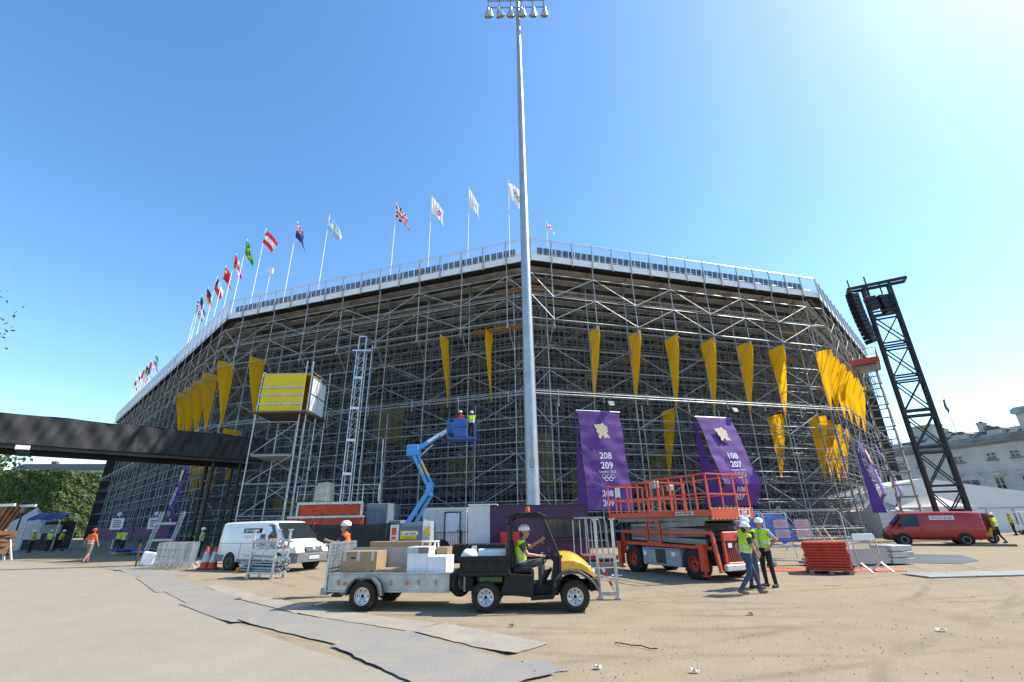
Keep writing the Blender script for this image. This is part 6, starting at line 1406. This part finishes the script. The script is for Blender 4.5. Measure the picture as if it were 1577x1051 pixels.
b = MB(); b.bar((.45, -.19, 6.32), (1.1, -.19, 6.73), .02, .16); b.build('decal', white, bl_)
b = MB(); b.bb(1.65, 3.35, -.5, .5, 6.42, 6.52); b.build('basket_floor', dblue, bl_, bevel=.02)
b = MB()
for x in (1.65, 2.2, 2.8, 3.33):
    for y in (-.48, .48): b.bar((x, y, 6.5), (x, y, 7.6), .05, .05)
for z in (7.0, 7.6):
    for y in (-.48, .48): b.bar((1.65, y, z), (2.8, y, z), .05, .05)
b.bar((1.65, -.48, 7.6), (1.65, .48, 7.6), .05, .05); b.build('basket_rail', dblue, bl_)
b = MB(); b.bb(2.0, 2.85, -.56, -.49, 7.1, 7.6); b.bb(2.05, 2.8, -.55, -.50, 6.55, 7.1); b.bb(1.62, 1.95, -.3, .3, 6.8, 7.3); b.build('basket_panel', dblue, bl_, bevel=.03)
person('worker in white hard hat behind the blue basket panel', (-3.25, 28.0, 6.53), 90, 'reach', 'red', 'black', None, s=.95)
person('worker in yellow vest and white hard hat at the right of the blue basket', (-2.55, 27.95, 6.53), 100, 'reach', 'navy', 'black', 'hivis', s=.92)
# ================================================================ steel stillage loaded with scaffold parts
sk = thing('steel_stillage', 'galvanised stillage rack full of scaffold tubes and brackets in front of the white van', 'stillage', (-10.15, 19.0, 0), -22)
for x, y in ((.3, 0), (1.5, 0), (.3, .55), (1.5, .55)):
    b = MB(); b.bar((x, y, .12), (x, y, 1.62), .07, .07); b.box((x, y, 1.64), (.15, .12, .04)); b.box((x, y, .06), (.12, .12, .12)); b.build('post', galv, sk)
b = MB()
for z in (.18, .95):
    for y in (0, .55): b.bar((.3, y, z), (1.5, y, z), .06, .08)
    for x in (.3, 1.5): b.bar((x, 0, z), (x, .55, z), .06, .08)
b.build('frame', galv, sk)
orc = M('orange_coupler', (.70, .24, .02), .5, 0, .15, 5)
r = random.Random(9)
for k in range(34):
    lay = k // 9; z = .28+lay*.085+r.uniform(-.01, .01); y = .06+(k % 9)*.055; b = MB()
    b.tube((-.3+r.uniform(-.1, .1), y, z), (1.65+r.uniform(-.25, .15), y+r.uniform(-.04, .04), z+r.uniform(-.03, .03)), .026, 8); b.build('scaffold_tube', galv, sk, smooth=True)
for k in range(20):
    b = MB(); x = -.35+r.uniform(-.06, .1); y = .04+(k % 10)*.055; z = .22+(k // 10)*.09; b.box((x, y, z), (.12, .06, .07), rz=r.uniform(-.3, .3)); b.lathe([(.03, -.03), (.03, .03)], 8, (x-.06, y, z), 'Y'); b.build('coupler', orc, sk)
for k in range(26):
    b = MB(); x = r.uniform(.35, 1.5); y = r.uniform(.05, .5); z = 1.02+r.uniform(0, .28); a = r.uniform(-.5, .5)
    b.box((x, y, z), (r.uniform(.15, .5), .07, .07), rz=a, ry=r.uniform(-.3, .3)); b.tube((x-.25, y, z+.03), (x+.25, y+r.uniform(-.1, .1), z+r.uniform(-.05, .05)), .03, 8); b.build('bracket', orc if k % 7 == 0 else galv, sk)
for k in range(9):
    b = MB(); b.bar((-.3+r.uniform(-.1, .2), .05+.055*k, .72+r.uniform(-.06, .06)), (1.7+r.uniform(-.2, .2), .05+.055*k, .66+r.uniform(-.08, .08)), .05, .05); b.build('bracket', galv, sk)
# ================================================================ crowd barriers stacked upright
def barrier(loc, rz, lab, tilt=0):
    t = thing('crowd_barrier', lab, 'barrier', loc, rz, 'stacked crowd barriers')
    b = MB(); b.path([(0, 0, .15), (0, 0, 1.0), (.04, 0, 1.08), (.12, 0, 1.11), (2.1, 0, 1.11), (2.18, 0, 1.08), (2.22, 0, 1.0), (2.22, 0, .15), (0, 0, .15)], .02, 6); b.build('frame', galv, t, smooth=True)
    b = MB()
    for k in range(17): b.tube((.12+k*.124, 0, .15), (.12+k*.124, 0, 1.11), .009, 5, caps=False)
    b.build('bars', galv, t)
    for x in (.35, 1.87): b = MB(); b.path([(x, -.3, .0), (x, -.12, .2), (x, .12, .2), (x, .3, 0)], .018, 6); b.build('foot', galv, t)
    t.rotation_euler = (0, R(0), R(rz))
for i in range(6): barrier((-16.75+i*.27, 23.55-i*.06, 0), 113-1.5*i, 'galvanised crowd barrier standing in the tight row at left, %s from the left' % ordn[i])
barrier((-14.85, 23.1, 0), 117, 'single galvanised crowd barrier standing apart, right of the barrier row')
bk = thing('white_block', 'white plastic block leaning beside the crowd barriers', 'block', (-17.6, 24.3, 0), 20); b = MB(); b.box((0, 0, .42), (.55, .3, .6), ry=.15); b.build('body', white, bk, bevel=.05); b = MB(); b.box((-.45, -.1, .6), (.06, .06, 1.0), rx=.1); b.build('handle', M('brown_post', (.2, .08, .04), .7), bk)
# ================================================================ cones
def cone(loc, lab):
    t = thing('traffic_cone', lab, 'cone', loc, random.uniform(0, 30), 'traffic cones')
    b = MB(); b.box((0, 0, .03), (.40, .40, .055)); b.build('base', M('cone_base', (.30, .03, .02), .7), t, bevel=.02)
    orr = M('cone_red', (.68, .06, .025), .5)
    b = MB(); b.lathe([(.165, .055), (.14, .24)], 20); b.build('body', orr, t, smooth=True); b = MB(); b.lathe([(.078, .58), (.04, .76), (0, .765)], 20); b.build('tip', orr, t, smooth=True)
    b = MB(); b.lathe([(.141, .24), (.079, .58)], 20); b.build('sleeve', M('cone_sleeve', (.6, .6, .62), .4), t, smooth=True)
    for ch in t.children: ch.scale = (1.15, 1.15, 1.25)
cone((-14.25, 23.3, 0), 'left one of the two red and white traffic cones'); cone((-13.78, 23.15, 0), 'right one of the two red and white traffic cones, next to the van')
# ================================================================ right side: red panels on a pallet, boards, mesh fence, signs, tarpaulin
pt = thing('pallet', 'wooden pallet under the red plastic panels', 'pallet', (9.75, 17.1, 0), -24)
for k in range(5): b = MB(); b.bb(0, 1.25, k*.24, k*.24+.13, .11, .135); b.build('slat', wood, pt)
for y in (0, .5, 1.0):
    for x in (0, .55, 1.1): b = MB(); b.bb(x, x+.13, y, y+.1, .0, .11); b.build('block', wood, pt)
a = R(-24)
def PW(x, y): return (9.75+x*math.cos(a)-y*math.sin(a), 17.1+x*math.sin(a)+y*math.cos(a))
redpl = M('red_plastic_panel', (.50, .028, .010), .5, 0, .15, 4)
r = random.Random(2)
lv = MB(); lv.bb(-.6, .6, -.5, .5, 0, .075)
for k in range(9): lv.bb(-.58+k*.135, -.50+k*.135, -.512, -.5, .005, .03); lv.bb(.6, .615, -.48+k*.11, -.42+k*.11, .005, .07)
pan = lv.build('plastic_sheet', redpl, None, bevel=.008)
names = ['bottom', 'second', 'third', 'fourth', 'fifth', 'sixth', 'seventh', 'eighth', 'ninth', 'tenth']
for k in range(10):
    o = pan if k == 0 else pan.copy()
    if k: col.objects.link(o)
    x, y = PW(.62+r.uniform(-.03, .03), .52+r.uniform(-.02, .02)); o.location = (x, y, .137+k*.0845); o.rotation_euler.z = a+r.uniform(-.03, .03)
    tag(o, 'red plastic panel stacked on the pallet, %s from the ground' % names[k] if k else 'red plastic panel at the bottom of the stack on the pallet', 'panel', 'stacked red panels')
bs = thing('stacked_boards', 'long stack of pale boards and sheets beside the red panel stack', 'boards', (11.2, 19.0, 0), 8)
pale = M('pale_board', (.50, .48, .44), .7, 0, .12, 3); mauve = M('mauve_wrap', (.38, .30, .29), .7, 0, .12, 2)
for k in range(5): b = MB(); b.box((1.6+.1*k, .6, .12+k*.10), (3.0-.1*k, 1.1, .085), rz=.02*k-.03); b.build('board', pale if k % 2 else mauve, bs, bevel=.01)
for k in range(3): b = MB(); b.box((3.7, .5, .15+k*.22), (1.0, .9, .20), rz=.05*k); b.build('board', pale, bs, bevel=.02)
b = MB(); b.bb(.1, 3.0, .0, .04, .1, .62); b.build('mesh_sheet', M('pale_mesh', (.5, .45, .42), .7, 0, .3, 60), bs)
for k in range(4): b = MB(); b.box((.3+.5*k, 1.2+.1*k, .66+.03*k), (3.4, .2, .04), rz=.1*k-.15); b.build('plank', pale, bs)
om = MB(); om.prism([(8.4, 18.3), (13.2, 17.4), (13.6, 18.2), (8.7, 19.2)], .006, .02, 'Z'); tag(om.build('orange_mesh_strip', M('orange_mesh', (.62, .13, .05), .7, 0, .2, 10)), 'flat orange plastic mesh strip on the ground by the red panels', 'mesh')
def fence(loc, rz, w, h, lab, signs=0):
    t = thing('fence_panel', lab, 'fence', loc, rz)
    b = MB(); b.path([(0, 0, .12), (0, 0, h-.12), (.08, 0, h), (w-.08, 0, h), (w, 0, h-.12), (w, 0, .12)], .022, 8); b.tube((0, 0, .2), (w, 0, .2), .02, 8); b.tube((0, 0, h*.62), (w, 0, h*.62), .016, 6); b.build('frame', galv, t, smooth=True)
    b = MB(); n = int(w/.10)
    for k in range(n): b.tube((.05+k*w/n, 0, .2), (.05+k*w/n, 0, h-.02), .0028, 4, caps=False)
    for k in range(8): b.tube((0, .004, .2+k*h/8), (w, .004, .2+k*h/8), .0028, 4, caps=False)
    b.build('wire_infill', galv, t)
    for x in (.0, w): b = MB(); b.box((x, 0, .07), (.24, .62, .13)); b.build('foot', rubber if rz > 0 else M('concrete_foot', (.12, .12, .12), .8), t, bevel=.03)
    for k in range(signs):
        for j in range(2):
            b = MB(); b.bb(.4+k*.72, .9+k*.72, -.04, -.03, 1.02+j*.36, 1.32+j*.36); s_ = b.build('sign', M('pale_notice', (.62, .55, .57), .6), t)
            b = MB()
            for q in range(4): b.bb(.45+k*.72, .85+k*.72-.1*(q % 2), -.043, -.04, 1.08+j*.36+q*.055, 1.10+j*.36+q*.055)
            b.build('print_lines', M('notice_print', (.45, .28, .30), .7), s_)
    return t
fence((10.05, 20.2, 0), -33, 2.7, 2.0, 'mesh fence panel carrying four small pink notices beside the pale boards', 2)
fence((7.3, 21.9, 0), -34, 3.3, 2.0, 'mesh fence panel behind the standing men, left of the pink notices')
fb = thing('folding_barrier', 'white topped low barrier panel with splayed feet before the pale boards', 'barrier', (11.55, 17.25, 0), 10)
b = MB(); b.path([(0, 0, .1), (-.06, 0, 1.1), (0, 0, 1.18), (.8, 0, 1.18), (.86, 0, 1.1), (.9, 0, .1)], .02, 8); b.build('frame', galv, fb, smooth=True)
b = MB()
for k in range(8): b.tube((.08+k*.1, 0, .15), (.06+k*.1, 0, 1.17), .008, 5, caps=False)
b.tube((0, 0, .15), (.9, 0, .15), .015, 6); b.build('bars', galv, fb)
b = MB(); b.bb(-.02, .84, -.025, .025, 1.0, 1.17); b.build('white_band', white, fb)
for x in (.05, .85): b = MB(); b.bar((x, -.4, .02), (x, 0, .3), .05, .04); b.bar((x, .4, .02), (x, 0, .3), .05, .04); b.build('foot', white, fb)
bt = thing('blue_tarpaulin', 'crumpled blue tarpaulin draped over a frame behind the fence', 'tarpaulin', (10.6, 24.0, 0), -10)
rr = random.Random(5); hg_ = [[rr.uniform(-.22, .22) for _ in range(9)] for _ in range(7)]
def tf(u, v):
    i, j = u*8, v*6; i0, j0 = min(7, int(i)), min(5, int(j)); fi, fj = i-i0, j-j0
    h = (hg_[j0][i0]*(1-fi)+hg_[j0][i0+1]*fi)*(1-fj)+(hg_[j0+1][i0]*(1-fi)+hg_[j0+1][i0+1]*fi)*fj
    return (2.6*u+.2*h, 1.3*v-.2+h*.5, 1.0+1.05*math.sin(min(1, v*1.1)*1.5)*(1-.35*abs(u-.5))+h*.7-.3*u*(1-v))
b = MB(); b.grid(tf, 24, 18); b.build('sheet', M('blue_tarp', (.022, .055, .21), .9, 0, .15, 2, .3, 6, spec=.1), bt, solid=.006)
b = MB()
for x in (.1, 1.3, 2.5): b.tube((x, .1, 0), (x, .6, 2.0), .025, 6)
b.tube((0, .6, 1.95), (2.6, .6, 1.95), .025, 6); b.build('frame_tubes', galv, bt)
# loose planks leaning behind the notices
for k in range(2):
    b = MB(); b.bar((0, 0, 0), (-.45, .5, 1.35), .16, .03); o = b.build('leaning_plank', wood); o.location = (12.9+.3*k, 20.2, 0); tag(o, 'bare timber plank leaning behind the pink notices, %s one' % ('left' if k == 0 else 'right'), 'plank')
# low scaffold stair and cross tubes at the stand's foot on the right
lowt = thing('scaffold_handrail', 'galvanised scaffold handrails along the foot of the stand behind the tarpaulin', 'handrail', (8.0, 27.5, 0), 14)
for z in (.6, 1.1): b = MB(); b.tube((0, 0, z), (14, 0, z), .028, 6); b.build('rail', galv2, lowt)
for k in range(8): b = MB(); b.tube((k*2, 0, 0), (k*2, 0, 1.2), .03, 6); b.build('post', galv2, lowt)
for k in range(7): b = MB(); b.tube((k*2, .05, .2 if k % 2 else 2.4), (k*2+2, .05, 2.4 if k % 2 else .2), .025, 6); b.build('brace', galv2, lowt)
